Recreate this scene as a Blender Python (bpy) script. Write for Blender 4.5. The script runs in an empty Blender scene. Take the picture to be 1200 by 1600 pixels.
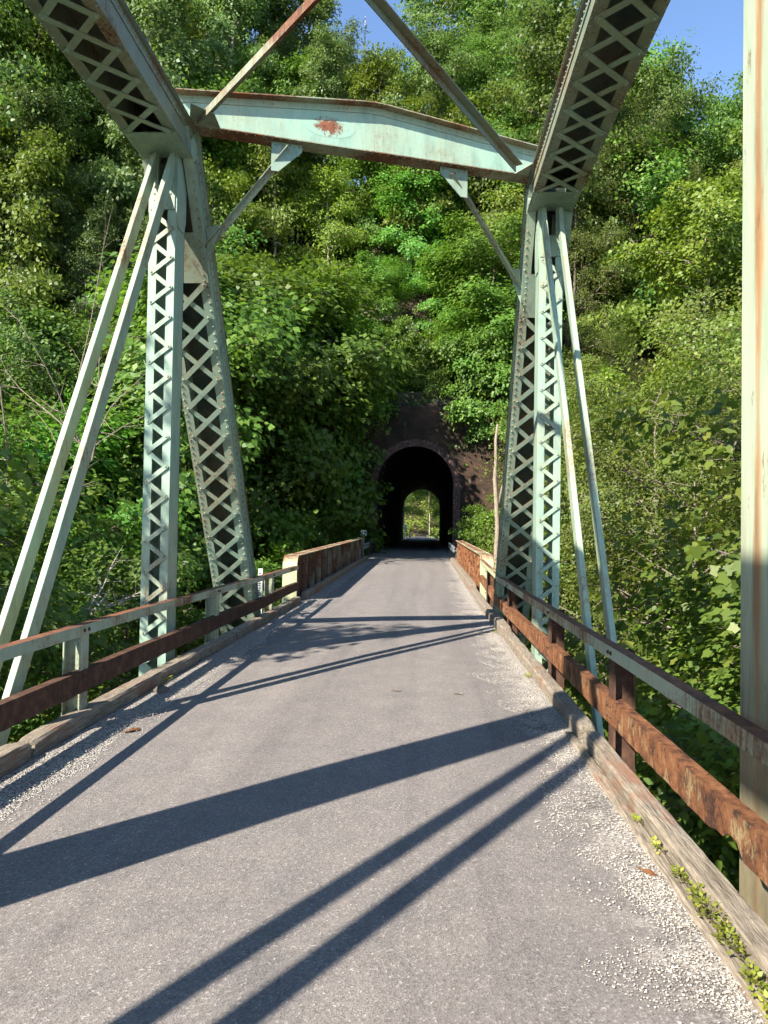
import bpy, math, random
import numpy as np
from mathutils import Vector, Matrix, Euler, noise as mnoise

R = math.radians
rng = np.random.default_rng(7)
random.seed(7)
scene = bpy.context.scene
COL = scene.collection

# ------------------------------------------------------------------ camera
cam_data = bpy.data.cameras.new('camera')
cam = bpy.data.objects.new('camera', cam_data)
COL.objects.link(cam)
cam_data.sensor_fit = 'VERTICAL'
cam_data.sensor_height = 36.0
cam_data.lens = 27.0
cam_data.clip_start = 0.05
cam_data.clip_end = 1500
YAW, PITCH, ROLL = R(3.004), R(1.379), R(0.917)
f_ = Vector((-math.sin(YAW) * math.cos(PITCH), math.cos(YAW) * math.cos(PITCH), math.sin(PITCH)))
r_ = Vector((math.cos(YAW), math.sin(YAW), 0))
u_ = r_.cross(f_)
r2 = r_ * math.cos(ROLL) + u_ * math.sin(ROLL)
u2 = -r_ * math.sin(ROLL) + u_ * math.cos(ROLL)
cam.matrix_world = Matrix(((r2.x, u2.x, -f_.x, 0), (r2.y, u2.y, -f_.y, 0), (r2.z, u2.z, -f_.z, 1.6), (0, 0, 0, 1)))
scene.camera = cam

# ------------------------------------------------------------------ sky and sun
SX, SY = 0.88, 0.98                       # shadow of a 1 m post runs this far in x and y
sun_dir = Vector((-SX, -SY, 1.0)).normalized()
world = bpy.data.worlds.new('World')
scene.world = world
world.use_nodes = True
wn = world.node_tree
sky = wn.nodes.new('ShaderNodeTexSky')
sky.sky_type = 'NISHITA'
sky.sun_disc = False
sky.sun_elevation = math.asin(sun_dir.z)
sky.sun_rotation = math.atan2(sun_dir.x, sun_dir.y)
sky.air_density = 1.0
sky.dust_density = 0.0
sky.ozone_density = 3.5
sky.altitude = 900
wn.links.new(sky.outputs[0], wn.nodes['Background'].inputs[0])
wn.nodes['Background'].inputs[1].default_value = 0.11
sl = bpy.data.lights.new('sun', 'SUN')
sl.energy = 5.0
sl.angle = R(0.5)
sl.color = (1.0, 0.94, 0.84)
sun = bpy.data.objects.new('sun', sl)
COL.objects.link(sun)
sun.rotation_euler = sun_dir.to_track_quat('Z', 'Y').to_euler()
sun.location = (-20, -20, 40)
scene.view_settings.view_transform = 'Standard'
scene.view_settings.look = 'None'
scene.view_settings.gamma = 1.0
scene.view_settings.exposure = 1.55
scene.view_settings.use_curve_mapping = False
try:
    scene.cycles.max_bounces = 5
    scene.cycles.diffuse_bounces = 3
    scene.cycles.transmission_bounces = 2
    scene.cycles.adaptive_threshold = 0.04
    scene.cycles.adaptive_min_samples = 16
    scene.cycles.use_adaptive_sampling = True
    scene.cycles.glossy_bounces = 2
    scene.cycles.use_denoising = True
except Exception:
    pass

# ------------------------------------------------------------------ material helpers
class NT:
    def __init__(self, name):
        self.m = bpy.data.materials.new(name)
        self.m.use_nodes = True
        self.t = self.m.node_tree
        self.b = self.t.nodes['Principled BSDF']
        self.out = self.t.nodes['Material Output']
        self.pos = None
    def n(self, kind, **kw):
        x = self.t.nodes.new(kind)
        for k, v in kw.items():
            setattr(x, k, v)
        return x
    def l(self, a, b):
        self.t.links.new(a, b)
    def position(self, scale=(1, 1, 1)):
        if self.pos is None:
            self.pos = self.n('ShaderNodeNewGeometry')
        mp = self.n('ShaderNodeMapping')
        mp.inputs['Scale'].default_value = scale
        self.l(self.pos.outputs['Position'], mp.inputs['Vector'])
        return mp.outputs[0]
    def noise(self, scale, detail=5, rough=0.6, vec=None, stretch=(1, 1, 1), out=0):
        x = self.n('ShaderNodeTexNoise')
        x.inputs['Scale'].default_value = scale
        x.inputs['Detail'].default_value = detail
        x.inputs['Roughness'].default_value = rough
        self.l(vec if vec is not None else self.position(stretch), x.inputs['Vector'])
        return x.outputs[out]
    def ramp(self, fac, stops):
        x = self.n('ShaderNodeValToRGB')
        e = x.color_ramp.elements
        while len(e) < len(stops):
            e.new(0.5)
        for i, (p, c) in enumerate(stops):
            e[i].position = p
            e[i].color = (c[0], c[1], c[2], 1) if hasattr(c, '__len__') else (c, c, c, 1)
        self.l(fac, x.inputs[0])
        return x.outputs[0]
    def mix(self, fac, a, b, mode='MIX'):
        x = self.n('ShaderNodeMix', data_type='RGBA', blend_type=mode)
        for v, s in ((fac, x.inputs[0]), (a, x.inputs[6]), (b, x.inputs[7])):
            if hasattr(v, 'is_linked'):
                self.l(v, s)
            elif hasattr(v, '__len__'):
                s.default_value = (v[0], v[1], v[2], 1)
            else:
                s.default_value = v
        return x.outputs[2]
    def math(self, op, a, b=0.0, clamp=False):
        x = self.n('ShaderNodeMath', operation=op, use_clamp=clamp)
        for v, s in ((a, x.inputs[0]), (b, x.inputs[1])):
            if hasattr(v, 'is_linked'):
                self.l(v, s)
            else:
                s.default_value = v
        return x.outputs[0]
    def bump(self, h, strength=0.3, dist=0.01):
        x = self.n('ShaderNodeBump')
        x.inputs['Strength'].default_value = strength
        x.inputs['Distance'].default_value = dist
        self.l(h, x.inputs['Height'])
        self.l(x.outputs[0], self.b.inputs['Normal'])
    def done(self, color, rough=0.7, spec=0.3):
        if hasattr(color, 'is_linked'):
            self.l(color, self.b.inputs['Base Color'])
        else:
            self.b.inputs['Base Color'].default_value = (*color, 1)
        if hasattr(rough, 'is_linked'):
            self.l(rough, self.b.inputs['Roughness'])
        else:
            self.b.inputs['Roughness'].default_value = rough
        self.b.inputs['Specular IOR Level'].default_value = spec
        return self.m

def paint_material(name, rust, top_rust=0.25, paint=(0.240, 0.335, 0.255)):
    """flaking pale green bridge paint over rust; rust in 0..1"""
    t = NT(name)
    big = t.noise(1.1, 3, 0.55)
    fine = t.noise(26, 9, 0.78)
    mid = t.noise(6.0, 6, 0.7)
    streak = t.noise(9.0, 6, 0.7, stretch=(3.5, 3.5, 0.22))
    s = t.math('ADD', t.math('MULTIPLY', big, 0.50), t.math('MULTIPLY', fine, 0.30))
    s = t.math('ADD', s, t.math('MULTIPLY', streak, 0.26))
    s = t.math('ADD', s, t.math('MULTIPLY', mid, 0.10))
    sep = t.n('ShaderNodeSeparateXYZ')
    t.l(t.pos.outputs['Normal'], sep.inputs[0])
    up = t.math('MULTIPLY', sep.outputs[2], top_rust, clamp=True)
    s = t.math('ADD', s, up)
    lo = 0.86 - 0.42 * rust
    mask = t.ramp(s, [(lo - 0.05, 0.0), (lo + 0.06, 1.0)])
    halo = t.ramp(s, [(lo - 0.17, 0.0), (lo + 0.02, 1.0)])
    pv = t.ramp(t.noise(3.0, 6, 0.7, stretch=(1.6, 1.6, 0.5)), [(0.28, tuple(c * 0.66 for c in paint)), (0.5, paint), (0.75, (paint[0] * 1.28, paint[1] * 1.14, paint[2] * 1.10))])
    pv = t.mix(t.math('MULTIPLY', halo, 0.5), pv, (0.33, 0.25, 0.13))
    drip = t.ramp(t.noise(4.0, 5, 0.7, stretch=(9, 9, 0.16)), [(0.58, 0.0), (0.74, 0.42)])
    pv = t.mix(drip, pv, (0.22, 0.15, 0.085))
    grime = t.ramp(t.noise(30, 5, 0.7), [(0.30, 0.35), (0.42, 0.0)])
    pv = t.mix(grime, pv, (0.10, 0.11, 0.085))
    rc = t.ramp(t.noise(8.0, 9, 0.78), [(0.28, (0.035, 0.016, 0.010)), (0.45, (0.11, 0.045, 0.024)), (0.62, (0.21, 0.085, 0.038)), (0.78, (0.34, 0.20, 0.10))])
    col = t.mix(mask, pv, rc)
    t.bump(t.math('ADD', t.math('MULTIPLY', fine, 0.5), t.math('MULTIPLY', mask, 0.35)), 0.35, 0.006)
    rough = t.ramp(mask, [(0, 0.45), (1, 0.85)])
    return t.done(col, rough, 0.35)

M = {}
M['paint'] = paint_material('green bridge paint', 0.39)
M['paint_clean'] = paint_material('green bridge paint sound', 0.30, 0.1, paint=(0.245, 0.345, 0.265))
M['paint_bar'] = paint_material('green eyebar paint', 0.42, 0.0, paint=(0.260, 0.355, 0.262))
M['cover_dark'] = paint_material('darker cover plate green', 0.40, 0.1, paint=(0.055, 0.085, 0.068))  # cover plates coloured a darker green than the other steel
M['paint_strut'] = paint_material('portal strut paint', 0.36, 0.1, paint=(0.27, 0.41, 0.315))
M['paint_worn'] = paint_material('green bridge paint worn', 0.55, 0.2)
M['paint_rusty'] = paint_material('green bridge paint rusty', 0.72, 0.3, paint=(0.21, 0.275, 0.20))
M['chord_paint'] = paint_material('dull chord paint', 0.50, 0.3, paint=(0.165, 0.220, 0.170))
M['paint_cream'] = paint_material('yellowed end plate paint', 0.36, 0.2, paint=(0.40, 0.44, 0.26))

def post_stain():
    t = NT('cream green post paint with rust runs')
    sep = t.n('ShaderNodeSeparateXYZ')
    t.l(t.position(), sep.inputs[0])
    st = t.noise(2.0, 7, 0.75, stretch=(5, 5, 0.5))
    lf = t.noise(0.9, 3, 0.6, stretch=(1, 1, 1.0))
    y = t.math('ADD', sep.outputs[1], t.math('MULTIPLY', t.math('SUBTRACT', st, 0.5), 0.10))
    run = t.math('ABSOLUTE', t.math('SUBTRACT', y, 3.50))
    mask = t.ramp(t.math('ADD', t.math('MULTIPLY', run, 8.0), t.math('MULTIPLY', t.math('SUBTRACT', lf, 0.5), 0.8)), [(0.10, 0.85), (0.42, 0.0)])
    low = t.ramp(t.math('ADD', t.math('MULTIPLY', sep.outputs[2], 0.25), t.math('MULTIPLY', st, 0.5)), [(0.42, 0.8), (0.70, 0.0)])
    n2 = t.noise(11, 9, 0.78, stretch=(1, 1, 0.30))
    spots = t.ramp(n2, [(0.58, 0.0), (0.68, 0.9)])
    base = t.ramp(t.noise(4, 7, 0.75, stretch=(3, 3, 0.3)), [(0.3, (0.25, 0.31, 0.23)), (0.55, (0.36, 0.41, 0.29)), (0.8, (0.42, 0.42, 0.28))])
    col = t.mix(mask, base, t.ramp(st, [(0.35, (0.20, 0.085, 0.03)), (0.6, (0.40, 0.19, 0.065))]))
    col = t.mix(low, col, t.ramp(n2, [(0.35, (0.08, 0.045, 0.025)), (0.65, (0.20, 0.14, 0.07))]))
    col = t.mix(spots, col, (0.13, 0.06, 0.03))
    t.bump(n2, 0.4, 0.006)
    return t.done(col, 0.6, 0.3)
M['post_stain'] = post_stain()

def rust_material():
    t = NT('flaking rust')
    a = t.noise(9.0, 10, 0.8, stretch=(1.4, 1.0, 0.8))
    b = t.noise(4.2, 9, 0.8, stretch=(3.0, 1.0, 0.55))
    sepn = t.n('ShaderNodeSeparateXYZ')
    t.l(t.pos.outputs['Normal'], sepn.inputs[0])
    col = t.ramp(a, [(0.30, (0.022, 0.012, 0.010)), (0.42, (0.070, 0.033, 0.021)), (0.50, (0.185, 0.075, 0.033)), (0.60, (0.265, 0.118, 0.052)), (0.73, (0.38, 0.26, 0.14))])
    pale = t.math('MULTIPLY', t.ramp(b, [(0.54, 0.0), (0.64, 0.85)]), t.ramp(sepn.outputs[2], [(0.2, 1.0), (0.7, 0.0)]))
    col = t.mix(pale, col, (0.42, 0.33, 0.17))
    t.bump(t.math('ADD', a, t.math('MULTIPLY', t.noise(45, 4), 0.25)), 1.0, 0.035)
    return t.done(col, 0.9, 0.15)
M['rust'] = rust_material()

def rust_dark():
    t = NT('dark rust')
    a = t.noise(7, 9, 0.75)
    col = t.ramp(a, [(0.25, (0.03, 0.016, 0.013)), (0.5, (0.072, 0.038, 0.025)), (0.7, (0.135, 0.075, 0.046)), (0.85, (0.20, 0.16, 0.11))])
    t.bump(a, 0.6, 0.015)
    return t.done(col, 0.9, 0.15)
M['rust_dark'] = rust_dark()

def asphalt():
    t = NT('worn asphalt')
    sp = t.n('ShaderNodeTexVoronoi')
    sp.inputs['Scale'].default_value = 125
    t.l(t.position(), sp.inputs['Vector'])
    agg = t.ramp(sp.outputs['Color'], [(0.0, (0.070, 0.063, 0.059)), (0.40, (0.166, 0.148, 0.136)), (0.78, (0.218, 0.195, 0.179)), (0.95, (0.44, 0.40, 0.37))])
    fine = t.noise(300, 3, 0.6)
    col = t.mix(0.34, agg, t.ramp(fine, [(0.3, (0.050, 0.045, 0.042)), (0.7, (0.27, 0.243, 0.225))]))
    lane = t.noise(1.1, 6, 0.65, stretch=(2.2, 0.10, 1))
    col = t.mix(0.8, col, t.ramp(lane, [(0.3, (0.74, 0.73, 0.74)), (0.5, (1.0, 1.0, 1.0)), (0.72, (1.16, 1.14, 1.11))]), 'MULTIPLY')
    blot = t.noise(2.6, 8, 0.75)
    col = t.mix(0.7, col, t.ramp(blot, [(0.32, (0.76, 0.76, 0.78)), (0.62, (1.07, 1.04, 1.0))]), 'MULTIPLY')
    spots = t.noise(5.5, 3, 0.6)
    col = t.mix(t.ramp(spots, [(0.735, 0.0), (0.77, 0.75)]), col, (0.030, 0.028, 0.028))
    sep = t.n('ShaderNodeSeparateXYZ')
    t.l(t.pos.outputs['Position'], sep.inputs[0])
    # two wheel tracks, polished a little paler
    tr = t.math('ABSOLUTE', t.math('SUBTRACT', t.math('ABSOLUTE', t.math('ADD', sep.outputs[0], t.math('ADD', 0.70, t.math('MULTIPLY', t.math('SUBTRACT', lane, 0.5), 0.5)))), 0.75))
    col = t.mix(t.ramp(tr, [(0.05, 0.35), (0.45, 0.0)]), col, t.mix(1.0, col, (1.22, 1.20, 1.17), 'MULTIPLY'))
    # fine scratches
    scr = t.noise(10, 3, 0.5, stretch=(6.0, 0.5, 1))
    col = t.mix(t.ramp(scr, [(0.72, 0.0), (0.76, 0.35)]), col, (0.30, 0.27, 0.25))
    # tar-dark strip where water stands beside the right kerb, with pale grit washed over it
    warp = t.noise(1.9, 6, 0.7)
    e = t.math('ADD', sep.outputs[0], t.math('MULTIPLY', t.math('SUBTRACT', warp, 0.5), 0.9))
    dk = t.ramp(t.math('MULTIPLY', e, 0.5), [(0.43, 0.0), (0.55, 0.8)])
    col = t.mix(dk, col, (0.032, 0.028, 0.028))
    gv = t.n('ShaderNodeTexVoronoi')
    gv.inputs['Scale'].default_value = 150
    t.l(t.position(), gv.inputs['Vector'])
    grit = t.ramp(gv.outputs['Color'], [(0.0, (0.15, 0.13, 0.11)), (0.5, (0.40, 0.36, 0.31)), (1.0, (0.64, 0.59, 0.52))])
    e2 = t.math('ADD', sep.outputs[0], t.math('MULTIPLY', t.math('SUBTRACT', t.noise(3.1, 8, 0.8), 0.5), 1.1))
    gm = t.math('MULTIPLY', t.ramp(t.math('MULTIPLY', e2, 0.5), [(0.42, 0.0), (0.56, 1.0)]), t.ramp(t.noise(60, 4, 0.7), [(0.42, 0.1), (0.56, 1.0)]))
    col = t.mix(gm, col, grit)
    t.bump(t.math('ADD', sp.outputs['Distance'], fine), 0.55, 0.004)
    return t.done(col, 0.85, 0.25)
M['asphalt'] = asphalt()

def gravel_mat():
    t = NT('pale gravel')
    sp = t.n('ShaderNodeTexVoronoi')
    sp.inputs['Scale'].default_value = 75
    t.l(t.position(), sp.inputs['Vector'])
    col = t.ramp(sp.outputs['Color'], [(0.0, (0.15, 0.135, 0.12)), (0.5, (0.42, 0.38, 0.33)), (1.0, (0.66, 0.61, 0.54))])
    col = t.mix(t.ramp(sp.outputs['Distance'], [(0.25, 0.0), (0.6, 0.75)]), col, (0.07, 0.062, 0.058))
    t.bump(t.math('SUBTRACT', 1.0, sp.outputs['Distance']), 0.9, 0.012)
    return t.done(col, 0.9, 0.2)
M['gravel'] = gravel_mat()

def stone_mat():
    t = NT('loose pebble')
    col = t.ramp(t.noise(70, 2, 0.5), [(0.22, (0.10, 0.08, 0.07)), (0.40, (0.32, 0.28, 0.235)), (0.58, (0.47, 0.43, 0.37)), (0.8, (0.62, 0.58, 0.51))])
    return t.done(col, 0.85, 0.25)
M['pebble'] = stone_mat()

def wood():
    t = NT('weathered timber')
    g = t.noise(16, 7, 0.65, stretch=(5.5, 0.28, 5.5))
    col = t.ramp(g, [(0.27, (0.06, 0.05, 0.038)), (0.45, (0.22, 0.18, 0.135)), (0.62, (0.35, 0.29, 0.215)), (0.8, (0.46, 0.39, 0.30))])
    col = t.mix(0.7, col, t.ramp(t.noise(45, 6, 0.75, stretch=(4.5, 0.35, 4.5)), [(0.32, 0.45), (0.6, 1.15)]), 'MULTIPLY')
    crk = t.noise(7, 6, 0.8, stretch=(6, 0.5, 6))
    col = t.mix(t.ramp(crk, [(0.30, 0.9), (0.37, 0.0)]), col, (0.03, 0.024, 0.018))
    col = t.mix(0.6, col, t.ramp(t.noise(3.5, 7, 0.75), [(0.3, 0.6), (0.65, 1.12)]), 'MULTIPLY')
    st = t.noise(1.15, 5, 0.65, stretch=(2.2, 0.8, 1))
    col = t.mix(t.ramp(st, [(0.55, 0.0), (0.66, 0.75)]), col, (0.23, 0.10, 0.055))
    t.bump(g, 0.75, 0.02)
    return t.done(col, 0.9, 0.15)
M['wood'] = wood()

def brick_mat(name, dark=1.0):
    t = NT(name)
    sep = t.n('ShaderNodeSeparateXYZ')
    g = t.position()
    t.l(g, sep.inputs[0])
    cmb = t.n('ShaderNodeCombineXYZ')
    t.l(t.math('ADD', sep.outputs[0], sep.outputs[1]), cmb.inputs[0])
    t.l(sep.outputs[2], cmb.inputs[1])
    br = t.n('ShaderNodeTexBrick')
    br.inputs['Scale'].default_value = 1.0
    br.inputs['Brick Width'].default_value = 0.215
    br.inputs['Row Height'].default_value = 0.075
    br.inputs['Mortar Size'].default_value = 0.007
    br.inputs['Mortar Smooth'].default_value = 0.2
    br.inputs['Color1'].default_value = (0.120 * dark, 0.055 * dark, 0.030 * dark, 1)
    br.inputs['Color2'].default_value = (0.066 * dark, 0.030 * dark, 0.022 * dark, 1)
    br.inputs['Mortar'].default_value = (0.12 * dark, 0.095 * dark, 0.075 * dark, 1)
    t.l(cmb.outputs[0], br.inputs['Vector'])
    soot = t.noise(0.55, 6, 0.65)
    col = t.mix(t.ramp(soot, [(0.40, 0.92), (0.68, 0.25)]), br.outputs['Color'], (0.026, 0.021, 0.015))
    lime = t.noise(1.4, 6, 0.7, stretch=(2.0, 2.0, 0.5))
    col = t.mix(t.ramp(lime, [(0.60, 0.0), (0.74, 0.5)]), col, (0.30, 0.26, 0.20))
    t.bump(t.math('ADD', br.outputs['Fac'], t.math('MULTIPLY', t.noise(30, 4), -0.3)), 0.7, -0.012)
    return t.done(col, 0.9, 0.15)
M['brick'] = brick_mat('sooty red brick')
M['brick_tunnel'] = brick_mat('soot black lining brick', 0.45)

def ring_brick():
    t = NT('arch ring brick')
    col = t.ramp(t.noise(9, 4, 0.6), [(0.3, (0.07, 0.04, 0.035)), (0.55, (0.14, 0.075, 0.06)), (0.72, (0.30, 0.25, 0.22))])
    return t.done(col, 0.9, 0.15)
M['ring_brick'] = ring_brick()

def simple(name, color, rough=0.7, var=0.15, scale=8, spec=0.3):
    t = NT(name)
    n = t.noise(scale, 5, 0.65)
    col = t.ramp(n, [(0.3, tuple(c * (1 - var) for c in color)), (0.7, tuple(min(1, c * (1 + var)) for c in color))])
    t.bump(n, 0.2, 0.005)
    return t.done(col, rough, spec)
M['white'] = simple('white painted metal', (0.72, 0.72, 0.70), 0.5, 0.1, 12)
M['black'] = simple('black lettering', (0.02, 0.02, 0.022), 0.6, 0.1)
M['galv'] = simple('galvanised steel', (0.36, 0.38, 0.38), 0.5, 0.25, 10)
M['concrete'] = simple('stained concrete', (0.30, 0.28, 0.25), 0.9, 0.35, 3)
M['bark'] = simple('grey brown bark', (0.165, 0.135, 0.105), 0.95, 0.5, 18, 0.1)
M['bark_pale'] = simple('pale bark', (0.40, 0.35, 0.29), 0.9, 0.35, 14, 0.1)
M['deadwood'] = simple('bleached dead wood', (0.24, 0.19, 0.14), 0.9, 0.35, 14, 0.1)
M['water'] = simple('green river water', (0.025, 0.035, 0.022), 0.08, 0.2, 1.5, 0.5)

def ground_mat():
    t = NT('leaf litter and soil')
    a = t.noise(3.5, 8, 0.7)
    col = t.ramp(a, [(0.3, (0.022, 0.018, 0.012)), (0.5, (0.055, 0.042, 0.026)), (0.68, (0.06, 0.07, 0.026)), (0.85, (0.13, 0.10, 0.06))])
    t.bump(a, 1.0, 0.15)
    return t.done(col, 0.95, 0.1)
M['ground'] = ground_mat()

def rock_mat():
    t = NT('sandstone outcrop')
    a = t.noise(1.8, 9, 0.7, stretch=(1, 1, 2.6))
    col = t.ramp(a, [(0.28, (0.05, 0.042, 0.034)), (0.48, (0.20, 0.165, 0.125)), (0.62, (0.36, 0.31, 0.24)), (0.78, (0.50, 0.45, 0.36))])
    t.bump(a, 1.0, 0.12)
    return t.done(col, 0.95, 0.15)
M['rock'] = rock_mat()
M['rock_dark'] = simple('dark outcrop rock', (0.055, 0.05, 0.038), 0.95, 0.5, 3, 0.1)  # darker tone than the sandstone, for all but the pale outcrop

def leaf_mat(name, dark, mid, light, trans=0.32, hue_var=0.0):
    t = NT(name)
    at = t.n('ShaderNodeAttribute', attribute_name='tint')
    oi = t.n('ShaderNodeObjectInfo')
    v = t.math('ADD', t.math('MULTIPLY', at.outputs['Fac'], 0.82), t.math('MULTIPLY', oi.outputs['Random'], 0.18))
    col = t.ramp(v, [(0.10, dark), (0.52, mid), (0.93, light)])
    hs = t.n('ShaderNodeHueSaturation')
    t.l(t.math('ADD', 0.5 - hue_var * 0.5, t.math('MULTIPLY', oi.outputs['Random'], hue_var)), hs.inputs['Hue'])
    t.l(t.math('ADD', 0.80, t.math('MULTIPLY', oi.outputs['Random'], 0.50)), hs.inputs['Value'])
    t.l(col, hs.inputs['Color'])
    col = hs.outputs[0]
    t.done(col, 0.48, 0.35)
    tr = t.n('ShaderNodeBsdfTranslucent')
    t.l(t.mix(0.6, col, (1.5, 1.55, 0.55), 'MULTIPLY'), tr.inputs['Color'])
    mx = t.n('ShaderNodeMixShader')
    mx.inputs[0].default_value = trans
    t.l(t.b.outputs[0], mx.inputs[1])
    t.l(tr.outputs[0], mx.inputs[2])
    t.l(mx.outputs[0], t.out.inputs['Surface'])
    return t.m
M['leaf_maple'] = leaf_mat('maple leaf', (0.052, 0.108, 0.016), (0.102, 0.198, 0.028), (0.180, 0.272, 0.038), 0.45, hue_var=0.055)
M['leaf_oak'] = leaf_mat('oak leaf', (0.055, 0.102, 0.020), (0.106, 0.180, 0.036), (0.176, 0.240, 0.052), 0.45, hue_var=0.055)
M['leaf_poplar'] = leaf_mat('poplar leaf', (0.072, 0.118, 0.034), (0.128, 0.200, 0.058), (0.20, 0.27, 0.085), 0.42, hue_var=0.03)
M['leaf_locust'] = leaf_mat('locust leaf', (0.072, 0.108, 0.018), (0.130, 0.180, 0.032), (0.200, 0.205, 0.040), 0.42, hue_var=0.03)
M['leaf_lime'] = leaf_mat('lime green leaf', (0.085, 0.132, 0.016), (0.150, 0.212, 0.026), (0.22, 0.260, 0.036), 0.45, hue_var=0.02)
M['leaf_sycamore'] = leaf_mat('sycamore leaf', (0.070, 0.115, 0.022), (0.130, 0.190, 0.032), (0.23, 0.25, 0.046), 0.45, hue_var=0.02)
M['leaf_under'] = leaf_mat('undergrowth leaf', (0.050, 0.095, 0.016), (0.100, 0.168, 0.026), (0.170, 0.230, 0.034), 0.42)
M['leaf_weed'] = leaf_mat('kerb weed leaf', (0.13, 0.16, 0.02), (0.22, 0.26, 0.03), (0.33, 0.30, 0.06))

# ------------------------------------------------------------------ mesh helpers
class MB:
    def __init__(self):
        self.v = []
        self.f = []
    def add(self, verts, faces):
        o = len(self.v)
        self.v += [tuple(p) for p in verts]
        self.f += [tuple(i + o for i in q) for q in faces]
        return self
    def box(self, x0, x1, y0, y1, z0, z1):
        v = [(x, y, z) for x in (x0, x1) for y in (y0, y1) for z in (z0, z1)]
        return self.add(v, [(0, 1, 3, 2), (4, 6, 7, 5), (0, 4, 5, 1), (2, 3, 7, 6), (0, 2, 6, 4), (1, 5, 7, 3)])
    def beam(self, a, b, wx, wz, up=(0, 0, 1)):
        """rectangular bar from a to b; wx across, wz along the given up direction"""
        a, b = Vector(a), Vector(b)
        d = (b - a).normalized()
        s = d.cross(Vector(up)).normalized()
        n = s.cross(d)
        v = []
        for p in (a, b):
            for i, j in ((-1, -1), (1, -1), (1, 1), (-1, 1)):
                v.append(p + s * (i * wx / 2) + n * (j * wz / 2))
        return self.add(v, [(0, 3, 2, 1), (4, 5, 6, 7), (0, 1, 5, 4), (1, 2, 6, 5), (2, 3, 7, 6), (3, 0, 4, 7)])
    def prism(self, pts, d):
        """polygon pts extruded by vector d"""
        n = len(pts)
        d = Vector(d)
        v = [Vector(p) for p in pts] + [Vector(p) + d for p in pts]
        return self.add(v, [tuple(range(n))[::-1], tuple(range(n, 2 * n))] + [(i, (i + 1) % n, (i + 1) % n + n, i + n) for i in range(n)])
    def rivet(self, p, n, r=0.014):
        n = Vector(n).normalized()
        t = n.orthogonal().normalized()
        b = n.cross(t)
        p = Vector(p)
        v = []
        for k in range(6):
            a = k * math.pi / 3
            v.append(p + (t * math.cos(a) + b * math.sin(a)) * r)
        for k in range(6):
            a = k * math.pi / 3
            v.append(p + (t * math.cos(a) + b * math.sin(a)) * r * 0.6 + n * r * 0.62)
        v.append(p + n * r * 0.8)
        return self.add(v, [(k, (k + 1) % 6, 6 + (k + 1) % 6, 6 + k) for k in range(6)] + [(6 + k, 6 + (k + 1) % 6, 12) for k in range(6)])
    def tube(self, pts, radii, sides=6):
        pts = [Vector(p) for p in pts]
        v, f = [], []
        for i, p in enumerate(pts):
            d = (pts[min(i + 1, len(pts) - 1)] - pts[max(i - 1, 0)]).normalized()
            s = d.cross(Vector((0.31, 0.95, 0.05))).normalized()
            t = d.cross(s)
            for k in range(sides):
                a = 2 * math.pi * k / sides
                v.append(p + (s * math.cos(a) + t * math.sin(a)) * radii[i])
        for i in range(len(pts) - 1):
            for k in range(sides):
                f.append((i * sides + k, i * sides + (k + 1) % sides, (i + 1) * sides + (k + 1) % sides, (i + 1) * sides + k))
        f.append(tuple(range(sides))[::-1])
        f.append(tuple(range((len(pts) - 1) * sides, len(pts) * sides)))
        return self.add(v, f)
    def mesh(self, name, mat, smooth=False):
        me = bpy.data.meshes.new(name)
        me.from_pydata([tuple(p) for p in self.v], [], self.f)
        me.materials.append(M[mat] if isinstance(mat, str) else mat)
        if smooth:
            me.polygons.foreach_set('use_smooth', [True] * len(me.polygons))
        me.update()
        return me
    def build(self, name, mat, parent=None, bevel=0.0, smooth=False):
        return obj(name, self.mesh(name, mat, smooth), parent, bevel)

def obj(name, me, parent=None, bevel=0.0):
    o = bpy.data.objects.new(name, me)
    COL.objects.link(o)
    if parent is not None:
        o.parent = parent
        if parent.parent is None:                 # a part: its mesh is in world coordinates
            o.location = -parent.location
    if bevel:
        md = o.modifiers.new('bevel', 'BEVEL')
        md.width = bevel
        md.segments = 2
        md.limit_method = 'ANGLE'
    return o

def tag(o, label=None, cat=None, group=None, kind=None):
    for k, v in (('label', label), ('category', cat), ('group', group), ('kind', kind)):
        if v:
            o[k] = v
    return o

def thing(name, label, cat, loc, group=None):
    o = bpy.data.objects.new(name, None)
    COL.objects.link(o)
    o.location = loc
    o.empty_display_size = 0.3
    return tag(o, label, cat, group)

def np_mesh(name, verts, faces_flat, loop_totals, mat, tint=None, smooth=False):
    me = bpy.data.meshes.new(name)
    nv, nl, nf = len(verts), len(faces_flat), len(loop_totals)
    me.vertices.add(nv)
    me.vertices.foreach_set('co', np.asarray(verts, np.float32).ravel())
    me.loops.add(nl)
    me.loops.foreach_set('vertex_index', np.asarray(faces_flat, np.int32))
    me.polygons.add(nf)
    st = np.concatenate([[0], np.cumsum(loop_totals)[:-1]]).astype(np.int32)
    me.polygons.foreach_set('loop_start', st)
    if smooth:
        me.polygons.foreach_set('use_smooth', np.ones(nf, bool))
    me.update(calc_edges=True)
    if tint is not None:
        at = me.attributes.new('tint', 'FLOAT', 'FACE')
        at.data.foreach_set('value', np.asarray(tint, np.float32))
    me.materials.append(M[mat])
    return me

# ------------------------------------------------------------------ terrain
def sstep(a, b, x):
    t = np.clip((x - a) / (b - a), 0, 1)
    return t * t * (3 - 2 * t)

def grade(y):
    return np.where(y > 16, 0.0117 * np.minimum(y - 16, 30), 0) + np.where(y > 46, 0.0036 * np.minimum(np.asarray(y) - 46, 100), 0)

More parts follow.
